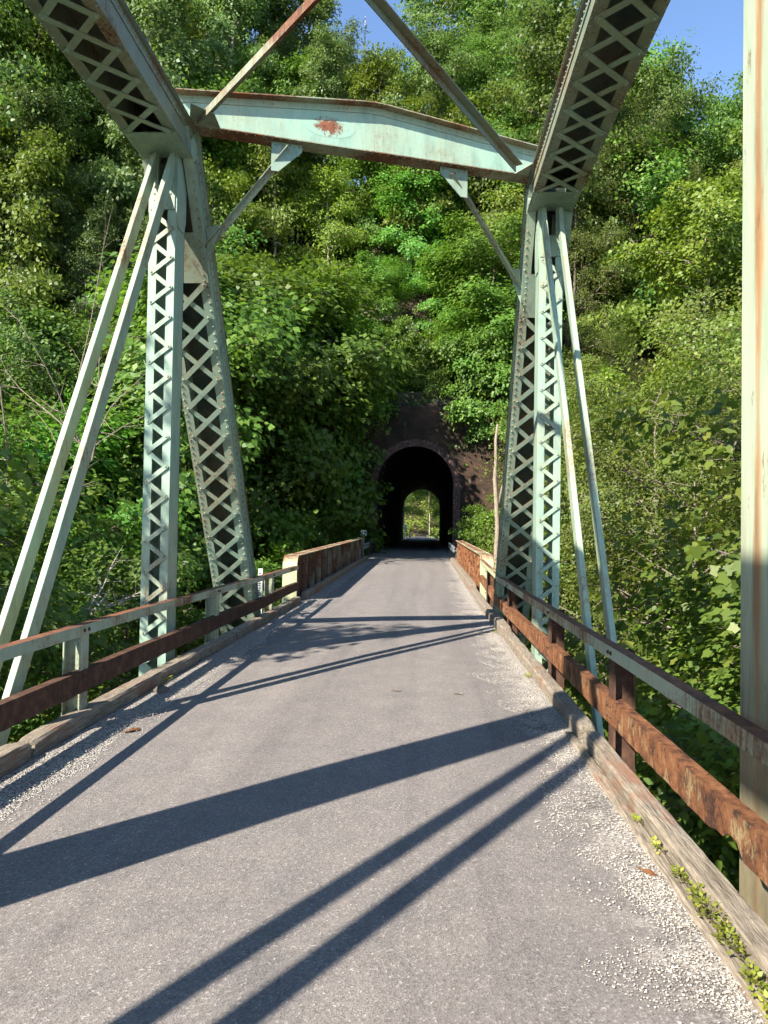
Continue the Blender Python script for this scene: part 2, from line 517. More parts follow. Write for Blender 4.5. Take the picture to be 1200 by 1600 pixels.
def terrain(x, y):
    x = np.asarray(x, float)
    y = np.asarray(y, float)
    cx = x + 0.5
    yb = 46.6 - 0.40 * np.maximum(0, -cx - 7) - 0.30 * np.maximum(0, cx - 7)
    d = y - yb
    cliff = 5.0 + 4.3 * np.exp(-(cx / 8.0) ** 2)
    up = cliff * sstep(0.0, 1.2, d) + (1.44 - 0.85 * sstep(5, 24, cx)) * np.clip(d - 1.2, 0, 25)
    up = up - 20.0 * np.exp(-((cx + 3.5) / 6.5) ** 2) * sstep(15, 26, d)
    top = yb + 26
    down = np.clip(y - top, 0, None) * 2.1
    hill = np.maximum(up - down, 0.0)
    bank = 0.25 + np.clip(d, -60, 0) * 0.42
    bank = np.maximum(bank, -7.5)
    fill = sstep(7.5, 4.0, np.abs(cx)) * sstep(33, 37, y)
    low = bank * (1 - fill) + 0.0 * fill
    z = np.where(d > 0, low + hill, low)
    bump = 0.5 * np.sin(x * 0.9 + y * 0.35) * np.cos(y * 0.7 - x * 0.3) + 0.3 * np.sin(x * 2.1 - y * 1.7)
    z = z + bump * np.where(np.abs(cx) < 5.5, np.where((y > 34) & (y < 100), 0.0, 0.5), 1.0)
    far = sstep(98, 101, y)
    z = z * (1 - far) + (grade(y) - 0.25 + 0.02 * np.maximum(0, np.abs(cx) - 6) * 4 + 0.5 * np.clip(y - 150, 0, 80)) * far
    return z

def build_terrain():
    xs = np.concatenate([np.linspace(-260, -46, 26), np.linspace(-44, 44, 89), np.linspace(46, 260, 26)])
    ys = np.concatenate([np.linspace(-120, 0, 16), np.linspace(1.5, 44, 30), np.linspace(44.8, 50, 14), np.linspace(51.5, 94, 30), np.linspace(95, 102, 12), np.linspace(106, 420, 40)])
    X, Y = np.meshgrid(xs, ys)
    Z = terrain(X, Y)
    nx, ny = len(xs), len(ys)
    V = np.stack([X.ravel(), Y.ravel(), Z.ravel()], 1)
    i = np.arange(ny - 1)[:, None] * nx + np.arange(nx - 1)[None, :]
    F = np.stack([i, i + 1, i + 1 + nx, i + nx], -1).reshape(-1, 4)
    c = V[F].mean(1)
    lowz = V[F][:, :, 2].min(1)
    hole = (np.abs(c[:, 0] + 0.57) < 3.2) & (c[:, 1] > 46.0) & (c[:, 1] < 97.6) & (lowz < 7.6)
    F = F[~hole]
    me = np_mesh('hillside', V, F.ravel(), np.full(len(F), 4), 'ground', smooth=True)
    o = obj('hillside', me)
    tag(o, kind='structure')
build_terrain()
riv = MB()
riv.add([(-260, -120, -7.15), (260, -120, -7.15), (260, 26, -7.15), (-260, 26, -7.15)], [(0, 1, 2, 3)])
tag(riv.build('river', 'water'), kind='structure')

# ------------------------------------------------------------------ road deck
KL, KR = -2.63, 1.215
def road():
    ys = list(np.linspace(-9, 16, 30)) + list(np.linspace(17, 46, 26)) + list(np.linspace(48, 260, 40))
    m = MB()
    v, f = [], []
    for i, y in enumerate(ys):
        z = float(grade(y))
        xl, xr = (KL - 0.12, KR + 0.12) if y < 37 else (-2.95, 1.75)
        if y > 36:
            xl, xr = -2.86, 1.72
        for x in (xl, (xl + xr) / 2, xr):
            v.append((x, y, z + (0.02 if x == (xl + xr) / 2 else 0.0)))
    for i in range(len(ys) - 1):
        for k in range(2):
            f.append((i * 3 + k, i * 3 + k + 1, i * 3 + k + 4, i * 3 + k + 3))
    m.add(v, f)
    o = m.build('road', 'asphalt')
    md = o.modifiers.new('depth', 'SOLIDIFY')
    md.thickness = 0.18
    md.offset = -1
    tag(o, kind='structure')
road()
# steel plate over the expansion joint at the end of the truss
j = MB()
j.add([(-2.5, 16.78, 0.018), (1.15, 17.55, 0.018), (1.15, 17.63, 0.018), (-2.5, 16.86, 0.018)], [(0, 1, 2, 3)])
jo = j.build('expansion_joint', 'concrete')
tag(jo, 'thin pale joint line across the road before the plate girders', 'joint')

def gravel_strip():
    ys = np.linspace(0.8, 34, 240)
    v, f = [], []
    for i, y in enumerate(ys):
        z = float(grade(y)) + 0.005
        w = 0.36 + 0.16 * mnoise.noise((y * 0.9, 3.1, 0)) + 0.05 * mnoise.noise((y * 7, 9.0, 0))
        v += [(KL + 0.02, y, z + 0.012), (KL + w * 0.55, y, z + 0.012), (KL + w, y, z + 0.001)]
    for i in range(len(ys) - 1):
        for k in range(2):
            f.append((i * 3 + k, i * 3 + k + 1, i * 3 + k + 4, i * 3 + k + 3))
    o = MB().add(v, f).build('gravel_shoulder', 'gravel')
    tag(o, kind='structure')
gravel_strip()

def pebbles():
    n_try = 190000
    y = 1.0 + 22 * rng.random(n_try) ** 1.9
    right = rng.random(n_try) < 0.62
    e = rng.random(n_try)
    keep = np.zeros(n_try, bool)
    x = np.zeros(n_try)
    nz = np.array([mnoise.noise((yy * 1.1, 5.0 if r else 1.0, 0)) for yy, r in zip(y, right)])
    nz2 = np.array([mnoise.noise((yy * 3.3, 15.0 if r else 11.0, ee * 2)) for yy, r, ee in zip(y, right, e)])
    wr = 0.38 + 0.20 * nz + 0.16 * nz2
    wl = 0.44 + 0.16 * nz + 0.08 * nz2
    x = np.where(right, KR - 0.06 - e ** 1.1 * wr * 1.15, KL + 0.03 + e * wl)
    dens = np.where(right, np.clip(0.55 + 1.1 * nz2 + 0.5 * nz, 0.05, 1) * (1 - 0.75 * e), np.clip(0.7 + 0.6 * nz2, 0.1, 1) * (1 - 0.6 * e))
    keep = rng.random(n_try) < dens
    x, y = x[keep], y[keep]
    # a few strays over the lane
    ns = 500
    x = np.concatenate([x, KL + 0.3 + rng.random(ns) * 3.3])
    y = np.concatenate([y, 1.2 + 12 * rng.random(ns) ** 1.5])
    n = len(x)
    s = 0.0017 + 0.0055 * rng.random(n) ** 3.6
    s[-ns:] *= 0.6
    base = np.array([(1, 0, 0), (0, 1, 0), (-1, 0, 0), (0, -1, 0), (0, 0, 0.8), (0, 0, -0.5)], float)
    jit = 1 + 0.35 * (rng.random((n, 6, 3)) - 0.5) * 2
    a = rng.random(n) * 6.283
    P = base[None] * jit * s[:, None, None] * np.array([1.25, 0.9, 0.8])
    ca, sa = np.cos(a)[:, None], np.sin(a)[:, None]
    Q = np.stack([P[:, :, 0] * ca - P[:, :, 1] * sa, P[:, :, 0] * sa + P[:, :, 1] * ca, P[:, :, 2]], -1)
    z = grade(y) + 0.004 + np.where(x < KL + 0.4, 0.012, 0.0) + s * 0.3 + 0.02 * (1 - np.abs(x + 0.7) / 2.05)
    Q += np.stack([x, y, z], 1)[:, None, :]
    tri = np.array([(0, 1, 4), (1, 2, 4), (2, 3, 4), (3, 0, 4), (1, 0, 5), (2, 1, 5), (3, 2, 5), (0, 3, 5)])
    F = (tri[None] + (np.arange(n) * 6)[:, None, None]).reshape(-1)
    me = np_mesh('loose_gravel', Q.reshape(-1, 3), F, np.full(n * 8, 3), 'pebble')
    tag(obj('loose_gravel', me), 'pale loose gravel strewn along both kerbs of the road', 'gravel', kind='stuff')
pebbles()

# ------------------------------------------------------------------ the truss bridge
CX = {'L': -3.084, 'R': 1.636}
HIP = {'L': 8.85, 'R': 10.42}
W = 0.61
ZB, ZT = 5.95, 6.33
ZH = 6.12
PANEL = 6.71
Z_LOW = -5.3
bridge = thing('truss_bridge', 'pale green riveted steel truss bridge with rust, framing the road', 'bridge', (-0.75, 4.0, -0.2))

lace_cache = {}
def lacing_bar(parent, a, b, up, w=0.05, t=0.010, mat='paint'):
    """flat bar with rounded ends and a rivet head at each end, shared mesh per length"""
    a, b = Vector(a), Vector(b)
    L = (b - a).length
    key = (round(L, 2), round(w, 3), mat)
    if key not in lace_cache:
        m = MB()
        hl, hw = key[0] / 2 + w * 0.45, w / 2
        c = hw * 0.45
        pts = [(-hl + c, -hw, -t / 2), (hl - c, -hw, -t / 2), (hl, -hw + c, -t / 2), (hl, hw - c, -t / 2), (hl - c, hw, -t / 2), (-hl + c, hw, -t / 2), (-hl, hw - c, -t / 2), (-hl, -hw + c, -t / 2)]
        m.prism(pts, (0, 0, t))
        m.rivet((-key[0] / 2, 0, t / 2), (0, 0, 1), 0.016)
        m.rivet((key[0] / 2, 0, t / 2), (0, 0, 1), 0.016)
        lace_cache[key] = m.mesh('lacing_bar', mat)
    o = bpy.data.objects.new('lacing_bar', lace_cache[key])
    COL.objects.link(o)
    o.parent = parent
    d = (b - a).normalized()
    n = Vector(up)
    n = (n - d * n.dot(d)).normalized()
    s = n.cross(d)
    mid = (a + b) / 2
    o.matrix_local = Matrix(((d.x, s.x, n.x, mid.x), (d.y, s.y, n.y, mid.y), (d.z, s.z, n.z, mid.z), (0, 0, 0, 1)))
    return o

def laced_box(name, mat, cx, p0, p1, nrm, width, depth, lace_step, double, ends, cover=True, mat_lace='paint', lace_from=0.0, lace_to=None):
    """two web plates (facing +-x) from p0 to p1 (in the plane x = cx), open side facing -nrm*... lacing on the nrm side.
    p0, p1: (y, z); nrm: unit (y, z) pointing to the laced side."""
    P0, P1 = Vector((cx, *p0)), Vector((cx, *p1))
    d = (P1 - P0).normalized()
    L = (P1 - P0).length
    N = Vector((0, *nrm)).normalized()
    N = (N - d * N.dot(d)).normalized()
    X = Vector((1, 0, 0))
    m = MB()
    fl = 0.095
    def at(u, s, h):
        return P0 + d * u + X * s + N * h
    def plate(u0, u1, s0, s1, h0, h1):
        v = [at(u, s, h) for u in (u0, u1) for s in (s0, s1) for h in (h0, h1)]
        m.add(v, [(0, 1, 3, 2), (4, 6, 7, 5), (0, 4, 5, 1), (2, 3, 7, 6), (0, 2, 6, 4), (1, 5, 7, 3)])
    hw, hd = width / 2, depth / 2
    lip = 0.05 if cover else 0.0
    for sgn in (-1, 1):
        sw = sgn * (hw - lip)
        plate(0, L, min(sw, sw - sgn * 0.014), max(sw, sw - sgn * 0.014), -hd, hd - 0.012)
        s0, s1 = (sgn * hw, sgn * (hw - lip - fl * (0.75 if cover else 1.0)))
        plate(0, L, min(s0, s1), max(s0, s1), hd - 0.012, hd)
        if cover:
            plate(0, L, min(sgn * hw, sw), max(sgn * hw, sw), -hd, -hd + 0.012)
            # vertical leg of the flange angle on the outside of the web
            plate(0, L, min(sw, sw + sgn * 0.012), max(sw, sw + sgn * 0.012), hd - 0.10, hd - 0.0125)
            plate(0, L, min(sw, sw + sgn * 0.012), max(sw, sw + sgn * 0.012), -hd + 0.0125, -hd + 0.10)
        else:
            s1 = sgn * (hw - fl)
            plate(0, L, min(sgn * hw, s1), max(sgn * hw, s1), -hd, -hd + 0.012)
    o = m.build(name, mat, bridge)
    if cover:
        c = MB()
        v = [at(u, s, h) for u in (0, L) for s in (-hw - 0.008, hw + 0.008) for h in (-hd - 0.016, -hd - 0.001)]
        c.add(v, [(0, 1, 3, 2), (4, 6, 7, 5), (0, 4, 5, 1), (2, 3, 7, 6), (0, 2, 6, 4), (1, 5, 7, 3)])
        c.build('cover_plate', 'cover_dark', o)
    for (u0, u1) in ends:
        c = MB()
        v = [at(u, s, h) for u in (u0, u1) for s in (-hw + 0.012, hw - 0.012) for h in (hd + 0.001, hd + 0.013)]
        c.add(v, [(0, 1, 3, 2), (4, 6, 7, 5), (0, 4, 5, 1), (2, 3, 7, 6), (0, 2, 6, 4), (1, 5, 7, 3)])
        nr = int((u1 - u0) / 0.085)
        for k in range(nr + 1):
            for sgn in (-1, 1):
                c.rivet(at(u0 + 0.03 + k * (u1 - u0 - 0.06) / max(nr, 1), sgn * (hw - 0.06), hd + 0.013), N, 0.013)
        c.build('tie_plate', mat_lace, o)
    # lacing
    lo, hi = lace_from, (lace_to if lace_to else L)
    n = max(1, round((hi - lo) / lace_step))
    st = (hi - lo) / n
    se = hw - (lip * 0.6 + 0.045)
    for k in range(n):
        u0, u1 = lo + k * st, lo + (k + 1) * st
        if double:
            lacing_bar(o, at(u0, -se, hd + 0.006), at(u1, se, hd + 0.006), N, 0.068, 0.010, mat_lace)
            lacing_bar(o, at(u0, se, hd + 0.017), at(u1, -se, hd + 0.017), N, 0.068, 0.010, mat_lace)
        else:
            um = (u0 + u1) / 2
            lacing_bar(o, at(u0, -se, hd + 0.006), at(um, se, hd + 0.006), N, 0.052, 0.010, mat_lace)
            lacing_bar(o, at(u1, -se, hd + 0.0175), at(um, se, hd + 0.0175), N, 0.052, 0.010, mat_lace)
            lacing_bar(o, at(u0, -se, -hd - 0.006), at(um, se, -hd - 0.006), -N, 0.052, 0.010, mat_lace)
            lacing_bar(o, at(u1, -se, -hd - 0.0175), at(um, se, -hd - 0.0175), -N, 0.052, 0.010, mat_lace)
    return o, at, L, N

def rivet_rows(parent, rows, mat):
    m = MB()
    for p0, p1, n, step in rows:
        p0, p1 = Vector(p0), Vector(p1)
        L = (p1 - p0).length
        k = int(L / step)
        for i in range(k + 1):
            m.rivet(p0 + (p1 - p0) * ((i + 0.5) / (k + 1)), n, 0.0175)
    o = m.build('rivets', mat, parent)
    o['kind'] = 'stuff'
    return o

for side in 'LR':
    cx, hy = CX[side], HIP[side]
    ins = 1 if side == 'L' else -1          # direction of the road from this truss
    X = Vector((1, 0, 0))
    # top chord, laced on its underside
    y_back = hy - 2 * PANEL - 1.0
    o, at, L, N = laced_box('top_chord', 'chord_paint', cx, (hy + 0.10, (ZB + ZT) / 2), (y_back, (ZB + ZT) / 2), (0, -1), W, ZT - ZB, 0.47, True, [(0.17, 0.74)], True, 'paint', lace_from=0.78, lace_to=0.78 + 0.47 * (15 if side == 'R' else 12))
    rows = []
    hw, hd = W / 2, (ZT - ZB) / 2
    for sgn in (-1, 1):
        rows.append((at(0.02, sgn * (hw - 0.022), hd), at(9, sgn * (hw - 0.022), hd), N, 0.10))
        rows.append((at(0.02, sgn * (hw - 0.04), hd - 0.05), at(9, sgn * (hw - 0.04), hd - 0.05), X * sgn, 0.10))
        rows.append((at(0.02, sgn * (hw - 0.04), -hd + 0.05), at(9, sgn * (hw - 0.04), -hd + 0.05), X * sgn, 0.10))
    rivet_rows(o, rows, 'chord_paint')
    # round pin cap and pin plate on the inner face of the hip
    for k in (-1, 1):
        c = MB()
        xs = cx + k * (W / 2 - 0.036)
        ring = [(xs, hy - 0.02 + 0.13 * math.cos(a), ZH - 0.06 + 0.13 * math.sin(a)) for a in np.linspace(0, 2 * math.pi, 17)[:-1]]
        c.prism(ring if k < 0 else ring[::-1], (k * 0.035, 0, 0))
        c.build('pin_cap', 'paint', o)

    # inclined end post down to the pier, laced on the side that looks back along the bridge
    sl_ = 0.655
    z_bot = -4.6
    p0 = (hy + 0.06 - 0.655 * 0.2, ZH + 0.22)
    p1 = (hy + 0.06 + sl_ * (ZH + 0.02 - z_bot), z_bot)
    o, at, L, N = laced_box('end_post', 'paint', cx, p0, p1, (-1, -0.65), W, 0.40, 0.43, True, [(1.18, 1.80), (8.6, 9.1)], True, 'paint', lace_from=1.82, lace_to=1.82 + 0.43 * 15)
    rows = []
    hw, hd = W / 2, 0.20
    for sgn in (-1, 1):
        rows.append((at(0.55, sgn * (hw - 0.03), hd), at(9, sgn * (hw - 0.03), hd), N, 0.105))
        rows.append((at(0.45, sgn * (hw - 0.038), hd - 0.05), at(9, sgn * (hw - 0.038), hd - 0.05), X * sgn, 0.105))
        rows.append((at(0.3, sgn * (hw - 0.038), -hd + 0.05), at(9, sgn * (hw - 0.038), -hd + 0.05), X * sgn, 0.105))
    rivet_rows(o, rows, 'paint_worn')

    # posts
    o, at, L, N = laced_box('vertical_post', 'paint_clean', cx, (hy, 5.98), (hy, Z_LOW + 0.2), (-1, 0), 0.31, 0.34, 0.347, False, [(0.41, 0.70)], False, 'paint', lace_from=0.74, lace_to=0.74 + 0.347 * 20)
    rows = []
    for sgn in (-1, 1):
        rows.append((at(0.1, sgn * 0.157, 0.10), at(0.8, sgn * 0.157, 0.10), X * sgn, 0.07))
        rows.append((at(0.1, sgn * 0.157, -0.10), at(0.8, sgn * 0.157, -0.10), X * sgn, 0.07))
    rivet_rows(o, rows, 'paint_clean')
    c = MB()
    for sgn in (-1, 1):
        xs = cx + sgn * 0.157
        c.prism([(xs, hy - 0.17, 5.98), (xs, hy + 0.17, 5.98), (xs, hy + 0.17, 5.25), (xs, hy + 0.10, 5.10), (xs, hy - 0.10, 5.10), (xs, hy - 0.17, 5.25)][::-sgn], (sgn * 0.010, 0, 0))
    c.build('pin_plate', 'paint_clean', o)
    # next panel's post, a heavier one
    for kk in (1, 2):
        yy = hy - PANEL * kk + (-0.27 if side == 'R' else -0.1)
        m = MB()
        for sgn in (-1, 1):
            xw = cx + sgn * 0.155
            m.box(min(xw, xw - sgn * 0.012), max(xw, xw - sgn * 0.012), yy - 0.225, yy + 0.225, Z_LOW + 0.2, 5.98)
            for e in (-1, 1):
                x2 = xw - sgn * 0.095
                ya = yy + e * 0.225
                m.box(min(xw, x2), max(xw, x2), min(ya, ya + e * 0.012), max(ya, ya + e * 0.012), Z_LOW + 0.2, 5.98)
                # narrow rib down the flange
                xr0, xr1 = xw - sgn * 0.045, xw - sgn * 0.060
                m.box(min(xr0, xr1), max(xr0, xr1), min(ya + e * 0.012, ya + e * 0.02), max(ya + e * 0.012, ya + e * 0.02), Z_LOW + 0.2, 5.98)
        o2 = m.build('intermediate_post', 'post_stain' if (side == 'R' and kk == 1) else 'paint_clean', bridge)
        if kk == 1:
            for k in range(14):
                z0 = -0.8 + k * 0.42
                lacing_bar(o2, (cx - 0.11, yy - 0.247, z0), (cx + 0.11, yy - 0.247, z0 + 0.21), (0, -1, 0), 0.052)
                lacing_bar(o2, (cx + 0.11, yy - 0.258, z0 + 0.21), (cx - 0.11, yy - 0.258, z0 + 0.42), (0, -1, 0), 0.052)
    # eyebar pairs
    dl = 0.583
    for kk in range(2):
        ytop = hy - PANEL * kk - (0.26 if kk else 0.0)
        for dx in ((-0.105, 0.105) if kk == 0 else (-0.15, 0.17)):
            m = MB()
            a = Vector((cx + dx, ytop - 0.02, ZH - 0.02))
            b = Vector((cx + dx, ytop - 0.02 - dl * (ZH - Z_LOW), Z_LOW))
            m.beam(a, b, 0.055, 0.155, (0, 1, 0.6))
            o3 = m.build('eyebar', 'paint_bar', bridge, 0.008)
    # lower chord, hidden under the deck
    m = MB()
    for dx in (-0.15, 0.15):
        m.beam((cx + dx, hy + 0.66 * 11.4, Z_LOW), (cx + dx, -12, Z_LOW), 0.05, 0.2)
    m.build('lower_chord', 'paint_worn', bridge)

# portal strut: a shallow gabled plate girder between the two hips
PL, PR = Vector((CX['L'], HIP['L'] + 0.02, 0)), Vector((CX['R'], HIP['R'] + 0.02, 0))
sd = (PR - PL).normalized()
SL = (PR - PL).length
sn = Vector((sd.y, -sd.x, 0))                 # toward the camera
def sp(u, h, off=0.0):
    return PL + sd * u + sn * off + Vector((0, 0, h))
zt0, zt1, zb_ = 6.75, 6.97, 6.375
ua, ub = 0.05, SL - 0.05
u1, u2_ = SL * 0.45, SL * 0.55
def ztop(u):
    if u < u1:
        return zt0 + (zt1 - zt0) * (u - ua) / (u1 - ua)
    if u > u2_:
        return zt0 + (zt1 - zt0) * (ub - u) / (ub - u2_)
    return zt1 + 0.018 * math.sin(math.pi * (u - u1) / (u2_ - u1))
us = [ua, u1 * 0.5] + list(np.linspace(u1, u2_, 9)) + [u2_ + (ub - u2_) * 0.5, ub]
m = MB()
m.prism([sp(ua, zb_, 0.006)] + [sp(ub, zb_, 0.006)] + [sp(u, ztop(u), 0.006) for u in us[::-1]], -sn * 0.012)
strut = m.build('portal_strut', 'paint_strut', bridge)
m = MB()
for k in range(len(us) - 1):
    a, b = us[k], us[k + 1]
    za, zb2 = ztop(a), ztop(b)
    v = [sp(u, z + dz, o_) for u, z in ((a, za), (b, zb2)) for o_ in (0.13, -0.13) for dz in (0.0, 0.014)]
    m.add(v, [(0, 1, 3, 2), (4, 6, 7, 5), (0, 4, 5, 1), (2, 3, 7, 6), (0, 2, 6, 4), (1, 5, 7, 3)])
m.build('top_flange', 'paint_rusty', strut)
m = MB()
for k in range(len(us) - 1):
    a, b = us[k], us[k + 1]
    za, zb2 = ztop(a), ztop(b)
    v = [sp(u, z + dz, o_) for u, z in ((a, za), (b, zb2)) for o_ in (0.018, 0.007) for dz in (-0.001, -0.085)]
    m.add(v, [(0, 1, 3, 2), (4, 6, 7, 5), (0, 4, 5, 1), (2, 3, 7, 6), (0, 2, 6, 4), (1, 5, 7, 3)])
m.build('flange_angle', 'paint', strut)
m = MB()
v = [sp(u, z, o_) for u in (ua, ub) for z in (zb_ - 0.014, zb_ - 0.001) for o_ in (0.12, -0.12)]
m.add(v, [(0, 1, 3, 2), (4, 6, 7, 5), (0, 4, 5, 1), (2, 3, 7, 6), (0, 2, 6, 4), (1, 5, 7, 3)])
m.build('bottom_flange', 'paint_rusty', strut)
rv = MB()
k = 0
u = ua + 0.1
while u < ub:
    rv.rivet(sp(u, ztop(u) - 0.045, 0.018), sn, 0.013)
    rv.rivet(sp(u, zb_, 0.09), (0, 0, 1), 0.012)
    rv.rivet(sp(u, zb_ - 0.014, 0.09), (0, 0, -1), 0.012)
    u += 0.105
rv.build('rivets', 'paint', strut)['kind'] = 'stuff'
# the large rust scab on the left of the strut is paint loss with its own outline
t = NT('rust scab')
tc = t.n('ShaderNodeTexCoord')
mp = t.n('ShaderNodeMapping')
mp.inputs['Location'].default_value = (-0.5, -0.5, -0.5)
t.l(tc.outputs['Generated'], mp.inputs[0])
ln = t.n('ShaderNodeVectorMath', operation='LENGTH')
t.l(mp.outputs[0], ln.inputs[0])
e = t.math('ADD', ln.outputs['Value'], t.math('MULTIPLY', t.math('SUBTRACT', t.noise(20, 9, 0.85), 0.5), 1.7))
rc = t.ramp(t.noise(18, 6, 0.7), [(0.3, (0.09, 0.03, 0.018)), (0.7, (0.27, 0.10, 0.05))])
M['scab'] = t.done(t.mix(t.ramp(e, [(0.28, 1.0), (0.40, 0.0)]), (0.27, 0.41, 0.315), rc), 0.7, 0.25)
m = MB()
cu, cz = 1.92, 6.655
ring = [sp(cu + 0.33 * math.cos(a), cz + 0.135 * math.sin(a), 0.0062) for a in np.linspace(0, 2 * math.pi, 25)[:-1]]
m.prism(ring, sn * 0.0015)
m.build('rust_scab', 'scab', strut)
# gusset plates where strut, chord and laterals meet
for side, u0, du in (('L', 0.22, 0.36), ('R', SL - 0.22, -0.36)):
    m = MB()
    pts = [sp(u0, zb_ - 0.03, 0.14), sp(u0 + du, zb_ - 0.03, 0.14), sp(u0 + du * 0.75, zb_ - 0.03, 0.46), sp(u0, zb_ - 0.03, 0.62)]
    m.prism(pts, (0, 0, 0.012))
    m.build('gusset', 'paint_worn', bridge)
    # bracket plate under the strut and the knee brace down to the end post
    ub_ = 1.42 if side == 'L' else SL - 1.42
    sg = 1 if side == 'L' else -1
    m = MB()
    m.prism([sp(ub_ - sg * 0.22, zb_ - 0.015, 0.02), sp(ub_ + sg * 0.16, zb_ - 0.015, 0.02), sp(ub_ + sg * 0.16, zb_ - 0.10, 0.02), sp(ub_ - sg * 0.13, zb_ - 0.38, 0.02), sp(ub_ - sg * 0.22, zb_ - 0.38, 0.02)], -sn * 0.012)
    br = m.build('bracket', 'paint_clean', bridge)
    rv = MB()
    for k in range(4):
        rv.rivet(sp(ub_ - sg * 0.18 + sg * 0.10 * k, zb_ - 0.05, 0.02), sn, 0.014)
    rv.build('rivets', 'paint', br)['kind'] = 'stuff'
    hy = HIP[side]
    top = sp(ub_ - sg * 0.0, zb_ - 0.09, 0.03)
    zf = 5.12
    foot = Vector((CX[side] + sg * (W / 2 - 0.01), hy + 0.06 + 0.655 * (ZH - zf) - 0.08, zf))
    m = MB()
    m.beam(top, foot, 0.085, 0.012, sn)
    dvec = (foot - top).normalized()
    side_v = dvec.cross(sn).normalized()
    m.beam(top + side_v * 0.036 + sn * 0.042, foot + side_v * 0.036 + sn * 0.042, 0.012, 0.072, sn)
    kb = m.build('knee_brace', 'paint_worn', bridge)
    rv = MB()
    for k in range(12):
        rv.rivet(top + (foot - top) * (0.05 + k * 0.082) + sn * 0.006, sn, 0.012)
    rv.build('rivets', 'paint_worn', kb)['kind'] = 'stuff'
    m = MB()
    m.prism([foot + Vector((0, -0.05, -0.25)), foot + Vector((sg * 0.02, -0.05, 0.25)), foot + Vector((sg * 0.22, -0.09, 0.28))], (0, 0.012, 0))
    m.build('gusset', 'paint', bridge)

# top lateral bracing angles crossing overhead
for a, b, mt in (((-2.66, 8.72, 6.37), (1.42, 3.75, 6.40), 'rust'), ((1.16, 9.93, 6.37), (-2.85, 2.3, 6.42), 'paint_rusty')):
    m = MB()
    a, b = Vector(a), Vector(b)
    m.beam(a, b, 0.10, 0.012)
    d = (b - a).normalized()
    s = d.cross(Vector((0, 0, 1)))
    m.beam(a + s * 0.044 + Vector((0, 0, -0.045)), b + s * 0.044 + Vector((0, 0, -0.045)), 0.012, 0.078)
    o = m.build('lateral_brace', 'paint_rusty' if mt == 'rust' else 'chord_paint', bridge)
# floor beams carrying the deck, hung between the posts
for k in (0, 1):
    m = MB()
    a = Vector((CX['L'] + 0.17, HIP['L'] - PANEL * k, -0.62))
    b = Vector((CX['R'] - 0.17, HIP['R'] - PANEL * k, -0.62))
    m.beam(a, b, 0.02, 0.6)
    m.beam(a + Vector((0, 0, 0.31)), b + Vector((0, 0, 0.31)), 0.28, 0.02)
    m.beam(a - Vector((0, 0, 0.31)), b - Vector((0, 0, 0.31)), 0.28, 0.02)
    m.build('floor_beam', 'paint_rusty', bridge)
for x in (-2.5, -1.3, -0.1, 1.1):
    MB().box(x - 0.1, x + 0.1, -9, 16.5, -0.29, -0.185).build('stringer', 'rust_dark', bridge)

# ------------------------------------------------------------------ guard rails along the truss
def rail_strip(y0, y1, zfun, xf, sec, n):
    """sweep a closed section [(dx, dz)] along y"""
    ys = np.linspace(y0, y1, n)
    v, f = [], []
    k = len(sec)
    for i, y in enumerate(ys):
        for q, (dx, dz) in enumerate(sec):
            v.append((xf(y) + dx, y, zfun(y, q) + dz))
    for i in range(n - 1):
        for q in range(k):
            f.append((i * k + q, i * k + (q + 1) % k, (i + 1) * k + (q + 1) % k, (i + 1) * k + q))
    f.append(tuple(range(k))[::-1])
    f.append(tuple(range((n - 1) * k, n * k)))
    return MB().add(v, f)

def wob(y, s, a):
    return a * mnoise.noise((y * 0.35, s, 0))

